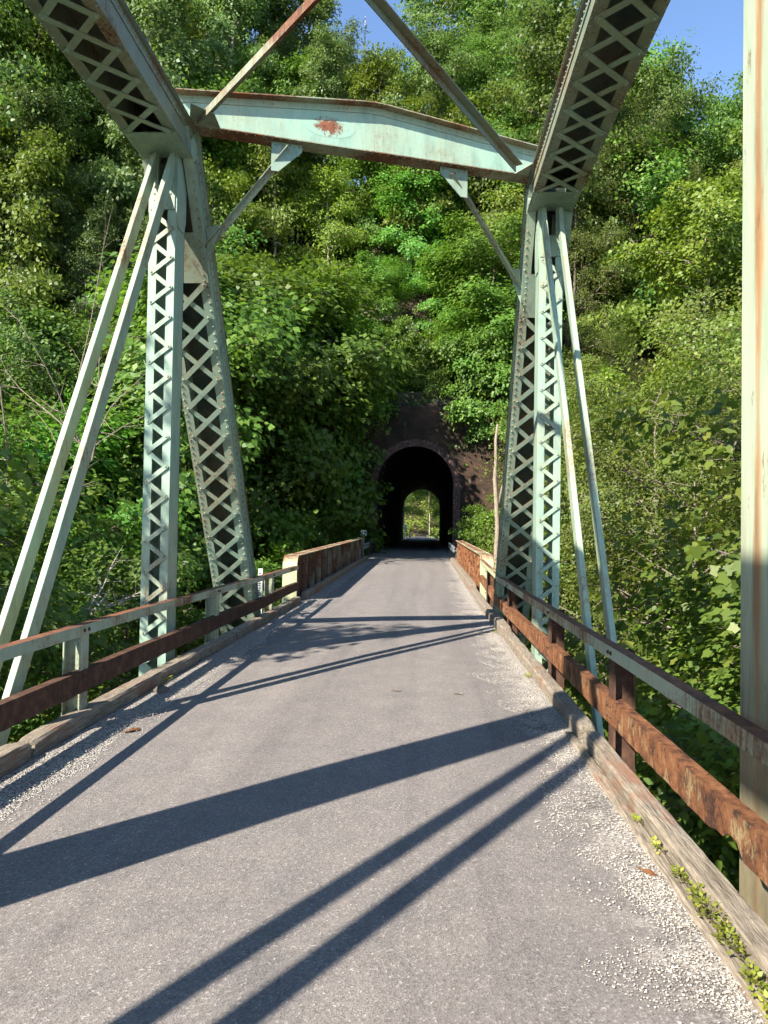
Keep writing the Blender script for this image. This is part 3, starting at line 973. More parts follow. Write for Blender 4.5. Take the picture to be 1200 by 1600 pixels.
def guard_rail(side):
    sg = -1 if side == 'L' else 1                # outward
    xin = -2.711 if side == 'L' else 1.329
    lab = ('rusty two-bar steel guard rail on the left, its road face in shade' if side == 'L'
           else 'rusty two-bar steel guard rail on the right with flaking orange lower bar')
    g = thing('guard_rail', lab, 'guard rail', (xin, 6.0, 0.0), 'guard rails of the bridge')
    t_ = 0.012
    top_sec = [(0, -0.086), (0, 0), (sg * 0.085, 0), (sg * 0.085, -0.03), (sg * 0.085 - sg * t_, -0.03), (sg * 0.085 - sg * t_, -t_), (sg * t_, -t_), (sg * t_, -0.086)]
    low_sec = [(0, -0.175), (0, 0), (sg * 0.08, 0), (sg * 0.08, -t_), (sg * t_, -t_), (sg * t_, -0.175)]
    if side == 'R':
        top_sec, low_sec = top_sec[::-1], low_sec[::-1]
    ymid = 14.2 if side == 'R' else 16.6
    xf = lambda y: xin + wob(y, 2.0 + (side == 'R') * 5, 0.012)
    rail_strip(-3, ymid, lambda y, q: 0.803 + wob(y, 1.0 + (side == 'R'), 0.012), xf, top_sec, 50).build('upper_rail', 'paint_worn', g)
    n = 240
    def zlow(y, q):
        dz = low_sec[q][1]
        z = 0.437 + wob(y, 6.0, 0.016)
        if dz < -0.1:
            z += 0.010 * mnoise.noise((y * 6.0, 4.0, 0)) + 0.006 * mnoise.noise((y * 19.0, 4.0, 0))
            if side == 'R' and 3.33 < y < 3.42:
                z += 0.055
            if side == 'R' and 3.42 <= y < 3.6:
                z += 0.02
        return z
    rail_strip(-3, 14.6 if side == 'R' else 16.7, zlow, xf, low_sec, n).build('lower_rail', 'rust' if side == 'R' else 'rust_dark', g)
    if side == 'R':
        rail_strip(14.25, 19.2, lambda y, q: 0.815 + 0.022 * (y - 14.25), lambda y: xin + 0.01 + 0.012 * (y - 14.25), top_sec, 10).build('upper_rail', 'paint_cream', g)
        rail_strip(14.5, 19.3, lambda y, q: 0.435 + 0.022 * (y - 14.5), lambda y: xin + 0.015 + 0.012 * (y - 14.5), low_sec, 10).build('lower_rail', 'rust', g)
    posts = (1.9, 6.1, 10.12, 13.85) if side == 'L' else (1.3, 5.55, 8.25, 12.3, 16.4)
    for y in posts:
        x0 = xin + sg * 0.0145
        x1 = xin + sg * 0.16
        a, b = min(x0, x1), max(x0, x1)
        m = MB()
        z0, z1 = -0.35, 0.785
        if side == 'L':
            m.box(a + 0.0, b, y - 0.006, y + 0.006, z0, z1)               # web
            m.box(b - 0.012, b, y - 0.075, y - 0.0065, z0, z1)
            m.box(b - 0.012, b, y + 0.0065, y + 0.075, z0, z1)
            m.box(a, a + 0.012, y + 0.0065, y + 0.09, z0, z1)
            m.box(a, a + 0.012, y - 0.075, y - 0.0065, z0, z1)
        else:
            m.box(a, b, y - 0.006, y + 0.006, z0, z1)
            m.box(a, a + 0.012, y - 0.075, y - 0.0065, z0, z1)
            m.box(a, a + 0.012, y + 0.0065, y + 0.075, z0, z1)
            m.box(b - 0.012, b, y - 0.075, y - 0.0065, z0, z1)
            m.box(b - 0.012, b, y + 0.0065, y + 0.075, z0, z1)
        m.build('post', 'paint_worn' if side == 'L' else 'rust_dark', g)
        bo = MB()
        for zz_ in (0.76, 0.39, 0.315):
            for dy in (-0.04, 0.04):
                bo.rivet((xin + wob(y, 2.0 + (side == 'R') * 5, 0.012) - sg * 0.001, y + dy, zz_), (-sg, 0, 0), 0.018)
        bo.build('bolts', 'rust_dark', g)['kind'] = 'stuff'
    return g
guard_rail('L')
guard_rail('R')

# ------------------------------------------------------------------ kerb timbers
def timber(y0, y1, xi, xo, h, label, seed, z_off=0.0, droop=0.0, mat='wood', group=None):
    n = max(8, int((y1 - y0) / 0.09))
    w = xo - xi
    c = 0.018
    sec = [(0, 0.0), (0, h - c), (c, h), (w - c, h), (w, h - c), (w, 0.0)]
    if w < 0:
        sec = [(0, 0.0), (0, h - c), (-c, h), (w + c, h), (w, h - c), (w, 0.0)][::-1]
    v, f = [], []
    k = len(sec)
    for i in range(n + 1):
        y = y0 + (y1 - y0) * i / n
        e = min(i, n - i)
        sh = 0.0 if e > 1 else (0.016 if e == 0 else 0.004)
        for q, (dx, dz) in enumerate(sec):
            jx = 0.010 * mnoise.noise((y * 2.2, seed, q * 1.7)) + 0.004 * mnoise.noise((y * 11, seed, q * 1.7))
            jz = 0.010 * mnoise.noise((y * 1.6, seed + 9, q * 0.9)) + 0.004 * mnoise.noise((y * 13, seed + 9, q * 1.3))
            x = xi + dx + (jx if dz > 0 else 0)
            x += sh if (dx * w) < (w * w * 0.25) and w > 0 else (-sh if w > 0 else (-sh if abs(dx) < abs(w) * 0.5 else sh))
            v.append((x, y, float(grade(y)) + z_off + dz + (jz - sh if dz > 0.02 else 0.0)))
    for i in range(n):
        for q in range(k):
            f.append((i * k + q, i * k + (q + 1) % k, (i + 1) * k + (q + 1) % k, (i + 1) * k + q))
    f.append(tuple(range(k))[::-1])
    f.append(tuple(range(n * k, (n + 1) * k)))
    m = MB()
    m.add([(p[0] , p[1], p[2]) for p in v], f)
    o = m.build('kerb_timber', mat)
    tag(o, label, 'timber', group)
    return o
timber(-2.5, 6.02, 1.225, 1.362, 0.097, 'weathered right kerb timber nearest the camera with green weeds along its foot', 1.0, 0.0, group='kerb timbers')
timber(6.06, 11.7, 1.215, 1.36, 0.115, 'long weathered right kerb timber with orange rust stains, beyond the wide post shadow', 2.0, group='kerb timbers')
timber(11.76, 13.3, 1.20, 1.36, 0.16, 'short dark log end in the right kerb where the truss shadows meet it', 3.0, group='kerb timbers')
timber(13.35, 19.6, 1.20, 1.36, 0.13, 'right kerb timber running up to the rusty girder end', 4.0, group='kerb timbers')
timber(19.65, 34.5, 1.19, 1.37, 0.22, 'pale right kerb timber along the foot of the right plate girder', 5.0, group='kerb timbers')
timber(-2.5, 5.15, -2.64, -2.80, 0.13, 'split grey left kerb timber at the left edge of the picture', 6.0, group='kerb timbers')
timber(5.2, 10.9, -2.645, -2.80, 0.125, 'cracked left kerb timber below the rail beside the left vertical lattice post', 7.0, group='kerb timbers')
timber(10.95, 16.7, -2.64, -2.80, 0.13, 'left kerb timber ending at the cream girder end plate', 8.0, group='kerb timbers')
timber(17.2, 36, -2.60, -2.75, 0.17, 'shaded left kerb timber along the foot of the left plate girder', 9.0, group='kerb timbers')
# flat plank between the gravel and the right kerb timber
o = timber(-2, 6.3, 1.138, 1.222, 0.024, 'thin flat plank lying along the foot of the near right kerb timber', 12.0, group='kerb planks')
o.name = 'kerb_plank'
o['category'] = 'plank'

# ------------------------------------------------------------------ plate girders of the approach span
def girder(side, y0, y1, xin, xout):
    sg = -1 if side == 'L' else 1
    lab = ('long brown plate girder parapet on the left with curved cream end plate' if side == 'L'
           else 'short-looking rusty plate girder parapet on the right with bright riveted end plate')
    g = thing('plate_girder', lab, 'girder', (xin, (y0 + y1) / 2, 0), 'plate girders of the approach span')
    xm = (xin + xout) / 2
    H = 0.985
    def zg(y):
        return float(grade(y))
    m = MB()
    zb = -0.9
    r = 0.26
    # web with rounded near end
    prof = [(y1, zb), (y0, zb)]
    arc = [(y0 + r - r * math.cos(a), H - r + r * math.sin(a)) for a in np.linspace(0, math.pi / 2, 9)]
    pts = [(xm, y, z + (zg(y) if z > 0 else 0)) for y, z in prof + arc + [(y1, H)]]
    m.prism(pts if sg > 0 else pts[::-1], (0.014, 0, 0))
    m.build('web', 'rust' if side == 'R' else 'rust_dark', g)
    # cover flange, running over the top and curving down the near end
    path = [(y0, zb)] + arc + [(y, H) for y in np.linspace(y0 + 1, y1, 16)]
    v, f = [], []
    a, b = min(xin, xout), max(xin, xout)
    for i, (y, z) in enumerate(path):
        p, q = path[max(i - 1, 0)], path[min(i + 1, len(path) - 1)]
        ty, tz = q[0] - p[0], q[1] - p[1]
        l = math.hypot(ty, tz)
        ny, nz = -tz / l, ty / l
        for x, o_ in ((a, 0.0), (b, 0.0), (b, 0.016), (a, 0.016)):
            v.append((x, y + ny * o_, z + nz * o_ + (zg(y) if z > 0 else 0)))
    for i in range(len(path) - 1):
        for q in range(4):
            f.append((i * 4 + q, i * 4 + (q + 1) % 4, i * 4 + 4 + (q + 1) % 4, i * 4 + 4 + q))
    f += [(3, 2, 1, 0), tuple(range(len(v) - 4, len(v)))]
    fl = MB().add(v, f).build('cover_plate', 'paint_cream', g)
    rv = MB()
    for k in range(9):
        z = 0.06 + k * 0.085
        for x in (a + 0.055, b - 0.055):
            rv.rivet((x, y0 - 0.016, z), (0, -1, 0), 0.013)
    for y in np.arange(y0 + 0.35, y1, 0.16):
        for x in (a + 0.05, b - 0.05):
            rv.rivet((x, y, H + 0.016 + zg(y)), (0, 0, 1), 0.013)
    rv.build('rivets', 'paint_cream', fl)['kind'] = 'stuff'
    # top flange angles and stiffeners on both faces
    m = MB()
    for y, y2 in zip(np.linspace(y0 + r, y1, 16)[:-1], np.linspace(y0 + r, y1, 16)[1:]):
        for e in (-1, 1):
            xa = xm + (0.014 if e > 0 else 0) + e * 0.001
            m.add([(xa, y, H - 0.11 + zg(y)), (xa + e * 0.012, y, H - 0.11 + zg(y)), (xa + e * 0.012, y, H - 0.002 + zg(y)), (xa, y, H - 0.002 + zg(y)),
                   (xa, y2, H - 0.11 + zg(y2)), (xa + e * 0.012, y2, H - 0.11 + zg(y2)), (xa + e * 0.012, y2, H - 0.002 + zg(y2)), (xa, y2, H - 0.002 + zg(y2))],
                  [(0, 1, 2, 3), (7, 6, 5, 4), (0, 4, 5, 1), (1, 5, 6, 2), (2, 6, 7, 3), (3, 7, 4, 0)])
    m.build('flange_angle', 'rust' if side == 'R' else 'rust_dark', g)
    inn = -sg                                    # toward the road
    yy = y0 + 0.45
    sh = None
    while yy < y1:
        if sh is None:
            m = MB()
            x0 = 0.0
            m.box(min(x0, x0 + inn * 0.125), max(x0, x0 + inn * 0.125), -0.006, 0.006, -0.9, H - 0.012)
            m.box(min(x0, x0 + inn * 0.012), max(x0, x0 + inn * 0.012), 0.0065, 0.085, -0.9, H - 0.115)
            for z in np.arange(0.1, H - 0.12, 0.105):
                m.rivet((inn * 0.012, 0.045, z), (inn, 0, 0), 0.013)
            sh = m.mesh('stiffener', 'rust' if side == 'R' else 'paint_rusty')
        o = obj('stiffener', sh, g)
        o.location = Vector((xm + (0.014 if inn > 0 else 0.0) + inn * 0.0005, yy, zg(yy))) - g.location
        yy += 1.22 if side == 'L' else 1.05
    return g
girder('L', 16.82, 36.2, -2.78, -3.10)
girder('R', 19.15, 34.2, 1.40, 1.73)
# masonry pier under the truss end and abutment at the tunnel side
m = MB()
m.prism([(-4.2, 15.6, -9), (2.8, 17.6, -9), (2.8, 20.2, -9), (-4.2, 18.2, -9)], (0, 0, 3.55))
m.prism([(-3.7, 16.7, -5.44), (2.2, 18.9, -5.44), (2.2, 20.0, -5.44), (-3.7, 17.9, -5.44)], (0, 0, 4.5))
tag(m.build('bridge_pier', 'concrete'), 'stained stone pier under the far end of the truss', 'pier')
m = MB()
m.box(-3.4, 2.0, 35.6, 37.2, -6, -0.1)
tag(m.build('abutment', 'concrete'), 'low abutment block below the road before the tunnel', 'abutment')
for sg, x in ((-1, -3.5), (1, 2.3)):
    pass

# ------------------------------------------------------------------ tunnel
TC, TH, TSP, TR = -0.57, 2.27, 4.40, 2.27
def arch_pts(n=22, rr=TR, base=0.0):
    pts = [(TC - rr, base)]
    pts += [(TC - rr * math.cos(a), TSP + rr * math.sin(a)) for a in np.linspace(0, math.pi, n)]
    pts += [(TC + rr, base)]
    return pts
tun = thing('tunnel', 'sooty red brick tunnel portal with arched mouth at the end of the road', 'tunnel', (TC, 46.0, 0.3))
def portal_wall(yf, yb, xl, xr, zt):
    ap = arch_pts(26, TR + 0.42, -0.6)
    m = MB()
    v, f = [], []
    outer = []
    for x, z in ap:
        if z < TSP - 0.01 and x < TC:
            outer.append((xl, z))
        elif z < TSP - 0.01:
            outer.append((xr, z))
        else:
            a = math.atan2(z - TSP, x - TC)
            if a > math.pi * 0.74:
                outer.append((xl, TSP + (zt - TSP) * (math.pi - a) / (math.pi * 0.26)))
            elif a < math.pi * 0.26:
                outer.append((xr, TSP + (zt - TSP) * a / (math.pi * 0.26)))
            else:
                outer.append((xl + (xr - xl) * (math.pi * 0.74 - a) / (math.pi * 0.48), zt))
    n = len(ap)
    for y in (yf, yb):
        v += [(x, y, z) for x, z in ap] + [(x, y, z) for x, z in outer]
    for i in range(n - 1):
        f.append((i, i + 1, n + i + 1, n + i))
        o = 2 * n
        f.append((o + i, o + n + i, o + n + i + 1, o + i + 1))
        f.append((n + i, n + i + 1, o + n + i + 1, o + n + i))
        f.append((i, o + i, o + i + 1, i + 1))
    m.add(v, f)
    return m
portal_wall(46.0, 46.9, -6.6, 7.4, 9.1).build('portal_wall', 'brick', tun)
# brick rings of the arch
m = MB()
for ring in range(4):
    r0 = TR + 0.008 + ring * 0.105
    r1 = r0 + 0.097
    nb = int(math.pi * r0 / 0.085)
    yf = 45.955 + 0.012 * (ring % 2)
    for k in range(nb):
        a0, a1 = math.pi * (k + 0.06) / nb, math.pi * (k + 0.94) / nb
        dy = 0.010 * random.random()
        pts = [(TC - rr * math.cos(a), yf + dy, TSP + rr * math.sin(a)) for rr, a in ((r0, a0), (r0, a1), (r1, a1), (r1, a0))]
        m.prism(pts[::-1], (0, 0.3, 0))
    for sx in (-1, 1):
        for k in range(52):
            z = -0.2 + k * 0.0885
            x0, x1 = TC + sx * r0, TC + sx * r1
            m.box(min(x0, x1), max(x0, x1), yf + 0.008 * random.random(), yf + 0.3, z, z + 0.079)
ar = m.build('arch_bricks', 'ring_brick', tun)
ar['kind'] = 'stuff'
# lining
ap = arch_pts(26, TR, -0.5)
v, f = [], []
ys = [46.0, 50, 58, 66, 74, 82, 90, 97.4]
for y in ys:
    sh = 0.22 * (y - 46) / 51
    v += [(x + sh, y + (0.02 if y == 46 else 0), z + (0.18 * (y - 46) / 51)) for x, z in ap]
n = len(ap)
for i in range(len(ys) - 1):
    for k in range(n - 1):
        f.append((i * n + k, i * n + k + 1, (i + 1) * n + k + 1, (i + 1) * n + k))
lin = MB().add(v, f).build('lining', 'brick_tunnel', tun)
md = lin.modifiers.new('thick', 'SOLIDIFY')
md.thickness = 0.4
md.offset = 1.0
portal_wall(97.0, 98.0, -6.6, 7.4, 9.1).build('far_portal_wall', 'brick', tun)
# wall fittings
m = MB()
m.box(2.92, 3.10, 45.86, 45.995, 2.16, 2.50)
wb = m.build('wall_box', 'white')
tag(wb, 'small white box fixed to the brick wall right of the tunnel', 'box')
m = MB()
m.prism([(2.74, 45.97, 0.98), (2.93, 45.97, 0.98), (2.95, 45.97, 1.34), (2.835, 45.97, 1.62), (2.72, 45.97, 1.34)], (0, 0.025, 0))
tag(m.build('marker_plate', 'galv'), 'pale pointed plate low on the brick wall behind the right girder', 'plate')

# ------------------------------------------------------------------ signs and small fittings
def rounded(cx, cz, w, h, r, y):
    pts = []
    for qx, qz, a0 in ((1, 1, 0), (-1, 1, 90), (-1, -1, 180), (1, -1, 270)):
        for a in (0, 30, 60, 90):
            t = R(a0 + a)
            pts.append((cx + qx * (w / 2 - r) + r * math.cos(t), y, cz + qz * (h / 2 - r) + r * math.sin(t)))
    return pts
sgn_ = thing('road_sign', 'small white square sign reading 18 on a thin post beside the tunnel mouth', 'sign', (-3.03, 38.5, 0.1))
MB().box(-3.055, -3.005, 38.512, 38.54, 0.0, 1.6).build('post', 'galv', sgn_)
MB().prism(rounded(-3.03, 1.46, 0.29, 0.29, 0.05, 38.50), (0, 0.008, 0)).build('panel', 'white', sgn_)
cu_ = bpy.data.curves.new('lettering', 'FONT')
cu_.body = '18'
cu_.size = 0.26
cu_.align_x = 'CENTER'
cu_.align_y = 'CENTER'
cu_.extrude = 0.001
tmp = bpy.data.objects.new('tmp', cu_)
COL.objects.link(tmp)
dg = bpy.context.evaluated_depsgraph_get()
me = bpy.data.meshes.new_from_object(tmp.evaluated_get(dg))
bpy.data.objects.remove(tmp)
me.materials.clear()
me.materials.append(M['black'])
lt = obj('lettering', me, sgn_)
lt.rotation_euler = (R(90), 0, 0)
lt.location = Vector((-3.03, 38.496, 1.46)) - sgn_.location

def w_beam(name, label, x, y0, y1, z):
    g = thing(name, label, 'guard rail', (x, (y0 + y1) / 2, z - 0.5))
    sec = [(-0.00, 0.155), (0.05, 0.11), (0.05, 0.06), (0.0, 0.02), (0.0, -0.02), (0.05, -0.06), (0.05, -0.11), (0.0, -0.155)]
    v, f = [], []
    sx = 1 if x < 0 else -1
    for y in (y0, y1):
        v += [(x + sx * dx, y, z + dz + float(grade(y))) for dx, dz in sec]
    for k in range(7):
        f.append((k, k + 1, 8 + k + 1, 8 + k))
    o = MB().add(v, f).build('rail', 'galv', g)
    md = o.modifiers.new('t', 'SOLIDIFY')
    md.thickness = 0.008
    for y in (y0 + 0.15, y1 - 0.4):
        MB().box(x - sx * 0.17, x - sx * 0.01, y - 0.07, y + 0.07, z - 0.85, z + 0.12 + float(grade(y))).build('post', 'wood', g)
w_beam('crash_barrier', 'short grey corrugated barrier between left girder and tunnel mouth', -3.02, 37.1, 43.5, 0.50)
w_beam('crash_barrier', 'corrugated barrier end on timber block beyond the right girder', 1.42, 34.7, 43.5, 0.52)

mk = thing('marker_post', 'thin white marker post with dark graduations behind the left guard rail', 'post', (-3.0, 14.05, -0.5))
MB().box(-3.04, -2.96, 14.04, 14.06, -0.6, 0.86).build('board', 'white', mk)
m = MB()
for k in range(18):
    m.box(-3.03, -3.0 + 0.015 * (k % 2), 14.036, 14.0395, 0.0 + k * 0.045, 0.018 + k * 0.045)
gr = m.build('graduations', 'black', mk)
gr['kind'] = 'stuff'

# far side of the tunnel: sign and pole
fs = thing('road_sign', 'small white sign seen through the tunnel at its far left edge', 'sign', (-2.5, 103, 0.4))
MB().box(-2.54, -2.48, 103.02, 103.06, 0.3, 2.35).build('post', 'galv', fs)
MB().box(-2.70, -2.32, 103.0, 103.015, 1.95, 2.40).build('panel', 'white', fs)
MB().box(-2.67, -2.35, 103.0, 103.015, 1.45, 1.82).build('lower_panel', 'white', fs)
m = MB()
m.tube([(0.9, 128, 0.2), (0.9, 128, 4.6)], [0.09, 0.07], 8)
tag(m.build('roadside_pole', 'bark_pale'), 'slim pale pole standing beyond the tunnel in sunlight', 'pole')

# debris on the road
def chip(x, y, l, w, a, name, label, mat):
    m = MB()
    pts = [(-l / 2, 0), (-l * 0.2, -w / 2), (l * 0.35, -w * 0.4), (l / 2, 0.1 * w), (l * 0.15, w / 2), (-l * 0.3, w * 0.3)]
    ca, sa = math.cos(a), math.sin(a)
    z0 = 0.010 + 0.02 * (1 - abs(x + 0.7) / 2.05)
    m.prism([(x + p * ca - q * sa, y + p * sa + q * ca, z0 + 0.006 * math.sin(i * 2.1)) for i, (p, q) in enumerate(pts)], (0, 0, 0.006))
    tag(m.build(name, mat), label, 'debris')
chip(1.07, 3.72, 0.11, 0.03, -0.9, 'bark_chip', 'orange brown bark chip on the dark asphalt by the right plank', 'rust')
chip(0.36, 7.55, 0.10, 0.02, 0.05, 'twig_fragment', 'short dark twig lying on the road before the wide shadow', 'bark')
chip(-0.25, 7.6, 0.09, 0.018, 0.1, 'twig_fragment', 'faint small twig left of another in the middle of the lane', 'bark')
chip(-2.25, 5.9, 0.16, 0.06, 0.8, 'rust_flake', 'curled rust flake on the left gravel beside the kerb', 'rust')
m = MB()
r8 = np.random.default_rng(3)
base = []
for k in range(14):
    a = r8.random() * 6.28
    e = r8.random() * 1.3
    s_ = 0.06 + 0.03 * r8.random()
    base.append((-2.50 + s_ * math.cos(a) * math.cos(e), 7.3 + 1.2 * s_ * math.sin(a) * math.cos(e), 0.02 + 0.75 * s_ * math.sin(e)))
import bmesh
bm = bmesh.new()
for p in base:
    bm.verts.new(p)
bmesh.ops.convex_hull(bm, input=bm.verts)
me = bpy.data.meshes.new('stone')
bm.to_mesh(me)
bm.free()
me.materials.append(M['rock'])
tag(obj('stone', me), 'grey fist-sized stone on the gravel by the left kerb', 'stone')

# ------------------------------------------------------------------ leaves and trees
LEAF_Q = (np.array([(0, 0, 0), (0.40, -0.36, 0.06), (1.0, 0, -0.06), (0.40, 0.36, 0.06)]), [(0, 1, 2, 3)])
lob = []
for ang, rad in ((-170, .14), (-128, .52), (-98, .52), (-60, .82), (-34, .64), (0, 1.0), (34, .64), (60, .82), (98, .52), (128, .52), (170, .14)):
    lob.append((0.15 + rad * math.cos(R(ang)) * 0.9, rad * math.sin(R(ang)) * 0.85, -0.10 * rad))
LEAF_L = (np.array(lob), [tuple(range(11))])
LEAF_H = (np.array([(0, 0, 0), (0.30, -0.33, 0.07), (0.62, -0.24, 0.02), (1.0, 0, -0.10), (0.62, 0.24, 0.02), (0.30, 0.33, 0.07)]), [(0, 1, 2, 3, 4, 5)])

def leaf_mesh(name, C, Nn, D, S, tint, mat, shape=LEAF_Q, r=None):
    """C centres, Nn normals, D direction hints, S sizes"""
    n = len(C)
    Nn = Nn / np.linalg.norm(Nn, axis=1, keepdims=True)
    D = D - Nn * (D * Nn).sum(1, keepdims=True)
    D = D / (np.linalg.norm(D, axis=1, keepdims=True) + 1e-9)
    B = np.cross(Nn, D)
    V, F = shape
    P = C[:, None, :] + S[:, None, None] * (V[None, :, 0:1] * D[:, None] + V[None, :, 1:2] * B[:, None] + V[None, :, 2:3] * Nn[:, None])
    k = len(V)
    face = np.array(F[0])
    flat = (face[None] + (np.arange(n) * k)[:, None]).ravel()
    return np_mesh(name, P.reshape(-1, 3), flat, np.full(n, len(face)), mat, tint)

def gen_tree(seed, h, rad, cb, leaf_n, leaf_s, mat, shape='round', limbs=18, bark='bark', lean=0.0, leaf_shape=LEAF_Q, flat=0.75, spray_r=0.55, frond=False, sparse=0.0, trunk_r=None):
    r = np.random.default_rng(seed)
    tr = trunk_r or h * 0.013
    m = MB()
    n = 9
    ph = r.random(4) * 6.28
    axis = lambda t: Vector((lean * t * t * h * 0.3 + 0.25 * math.sin(2.2 * t + ph[0]) * t * h / 10, 0.25 * math.sin(2.6 * t + ph[1]) * t * h / 10, t * h * 0.97))
    m.tube([axis(i / (n - 1)) for i in range(n)], [tr * (1.25 if i == 0 else 1) * (1 - 0.88 * i / (n - 1)) for i in range(n)], 7)
    sprays = []          # centre, outward dir, weight
    for k in range(limbs):
        t = cb + (0.97 - cb) * ((k + r.random() * 0.8) / limbs)
        q = (t - cb) / (1 - cb)
        if shape == 'round':
            prof = math.sin(math.pi * min(1, 0.16 + 0.80 * q)) ** 0.7
        elif shape == 'tall':
            prof = (1 - q) ** 0.55 * (0.75 + 0.25 * q) + 0.12
        else:
            prof = 0.55 + 0.45 * math.sin(math.pi * (0.15 + 0.75 * q))
        Lm = rad * prof * (0.72 + 0.5 * r.random())
        az = k * 2.399 + r.normal() * 0.35
        el = R(8 + 52 * q + r.normal() * 9)
        p = axis(t)
        pts, rr = [p.copy()], [tr * (1 - 0.8 * t) * 0.55]
        d = Vector((math.cos(az) * math.cos(el), math.sin(az) * math.cos(el), math.sin(el)))
        ns = 6
        for i in range(ns):
            d = (d + Vector((r.normal() * 0.14, r.normal() * 0.14, r.normal() * 0.08 - 0.05))).normalized()
            p = p + d * (Lm / ns)
            pts.append(p.copy())
            rr.append(rr[0] * (1 - (i + 1) / ns * 0.92))
        m.tube(pts, rr, 5)
        for i in range(1, ns + 1):
            for b in range(3 if i < ns else 4):
                if i == 1 and r.random() < 0.5:
                    continue
                saz = az + (b - 1) * 0.95 + r.normal() * 0.4
                Ls = Lm * (0.20 + 0.20 * r.random()) * (1.15 - 0.1 * i)
                sd_ = Vector((math.cos(saz), math.sin(saz), 0.10 + 0.35 * r.random() - 0.15 * (1 - q))).normalized()
                q0 = pts[i]
                q1 = q0 + sd_ * Ls * 0.55 + Vector((0, 0, r.normal() * 0.06))
                q2 = q0 + sd_ * Ls + Vector((0, 0, -0.05 * Ls + r.normal() * 0.08))
                m.tube([q0, q1, q2], [rr[i] * 0.5 + 0.008, rr[i] * 0.3 + 0.006, 0.005], 4)
                for qq, wgt in ((q1, 0.75), (q2, 1.0), ((q1 + q2) / 2, 0.8)):
                    if r.random() > sparse:
                        sprays.append((qq + Vector((r.normal(), r.normal(), r.normal() * 0.6)) * 0.24 * rad / 3, sd_, wgt))
    trunk_me = m.mesh('trunk', bark, True)
    SC = np.array([tuple(s[0]) for s in sprays])
    SD = np.array([tuple(s[1]) for s in sprays])
    wg = np.array([s[2] for s in sprays])
    per = r.choice(len(SC), leaf_n, p=wg / wg.sum())
    sn_ = np.zeros((len(SC), 3))
    sn_[:, 2] = 1
    sn_[:, :2] = SD[:, :2] * 0.45
    sn_ += r.normal(size=sn_.shape) * 0.28
    sn_ /= np.linalg.norm(sn_, axis=1, keepdims=True)
    a = r.random(leaf_n) * 6.283
    rd = np.sqrt(r.random(leaf_n)) * spray_r * (0.7 + 0.6 * r.random(len(SC)))[per]
    T1 = np.cross(sn_, SD)
    T1 /= np.linalg.norm(T1, axis=1, keepdims=True)
    T2 = np.cross(sn_, T1)
    loc = T1[per] * (rd * np.cos(a))[:, None] * 0.85 + T2[per] * (rd * np.sin(a))[:, None] + sn_[per] * (r.normal(size=leaf_n) * spray_r * 0.16 - rd ** 2 * 0.35 / spray_r)[:, None]
    C = SC[per] + loc
    ax = np.array(tuple(axis(0.5 * (1 + cb) * 0.85)))
    outw = C - ax
    outw[:, 2] *= 0.5
    outw /= np.linalg.norm(outw, axis=1, keepdims=True) + 1e-6
    Nn = sn_[per] * flat + outw * 0.55 + r.normal(size=(leaf_n, 3)) * (1 - flat) * 0.85
    D = loc + SD[per] * 0.35 + r.normal(size=(leaf_n, 3)) * 0.12
    S = leaf_s * (0.65 + 0.7 * r.random(leaf_n))
    tint = np.clip(0.55 * r.random(len(SC))[per] + 0.45 * r.random(leaf_n) + r.normal(size=leaf_n) * 0.03, 0, 1)
    crown_me = leaf_mesh('crown', C, Nn, D, S, tint, mat, leaf_shape, r)
    return trunk_me, crown_me

PROTO = {
    'maple': gen_tree(11, 12.5, 4.6, 0.20, 27000, 0.23, 'leaf_maple', 'round', 24, flat=0.58, spray_r=0.80),
    'maple_b': gen_tree(12, 10.5, 4.0, 0.12, 26000, 0.20, 'leaf_maple', 'wide', 20, flat=0.70, spray_r=0.78),
    'oak': gen_tree(13, 15, 4.8, 0.28, 32000, 0.185, 'leaf_oak', 'round', 26, flat=0.45, spray_r=0.72),
    'poplar': gen_tree(14, 18, 3.9, 0.26, 32000, 0.18, 'leaf_poplar', 'tall', 30, 'bark_pale', flat=0.40, spray_r=0.62),
    'thin': gen_tree(15, 17, 3.6, 0.40, 11000, 0.20, 'leaf_oak', 'round', 20, 'bark_pale', flat=0.45, spray_r=0.55, sparse=0.35),
    'ash': gen_tree(21, 14, 4.4, 0.30, 20000, 0.22, 'leaf_lime', 'round', 20, 'bark_pale', flat=0.5, spray_r=0.80, sparse=0.10),
    'locust': gen_tree(16, 11, 4.2, 0.10, 64000, 0.078, 'leaf_locust', 'wide', 26, flat=0.5, spray_r=0.50),
    'lime': gen_tree(17, 11, 3.6, 0.15, 25000, 0.19, 'leaf_lime', 'round', 22, flat=0.5, spray_r=0.58),
    'shrub': gen_tree(18, 4.2, 2.3, 0.02, 16000, 0.15, 'leaf_under', 'wide', 18, flat=0.5, spray_r=0.42, trunk_r=0.05),
    'near': gen_tree(19, 7.5, 2.7, 0.05, 18000, 0.125, 'leaf_under', 'wide', 24, leaf_shape=LEAF_H, flat=0.55, spray_r=0.42),
    'sycamore': gen_tree(20, 8.5, 2.3, 0.10, 8500, 0.098, 'leaf_sycamore', 'wide', 24, leaf_shape=LEAF_L, flat=0.5, spray_r=0.45),
}
first = {}
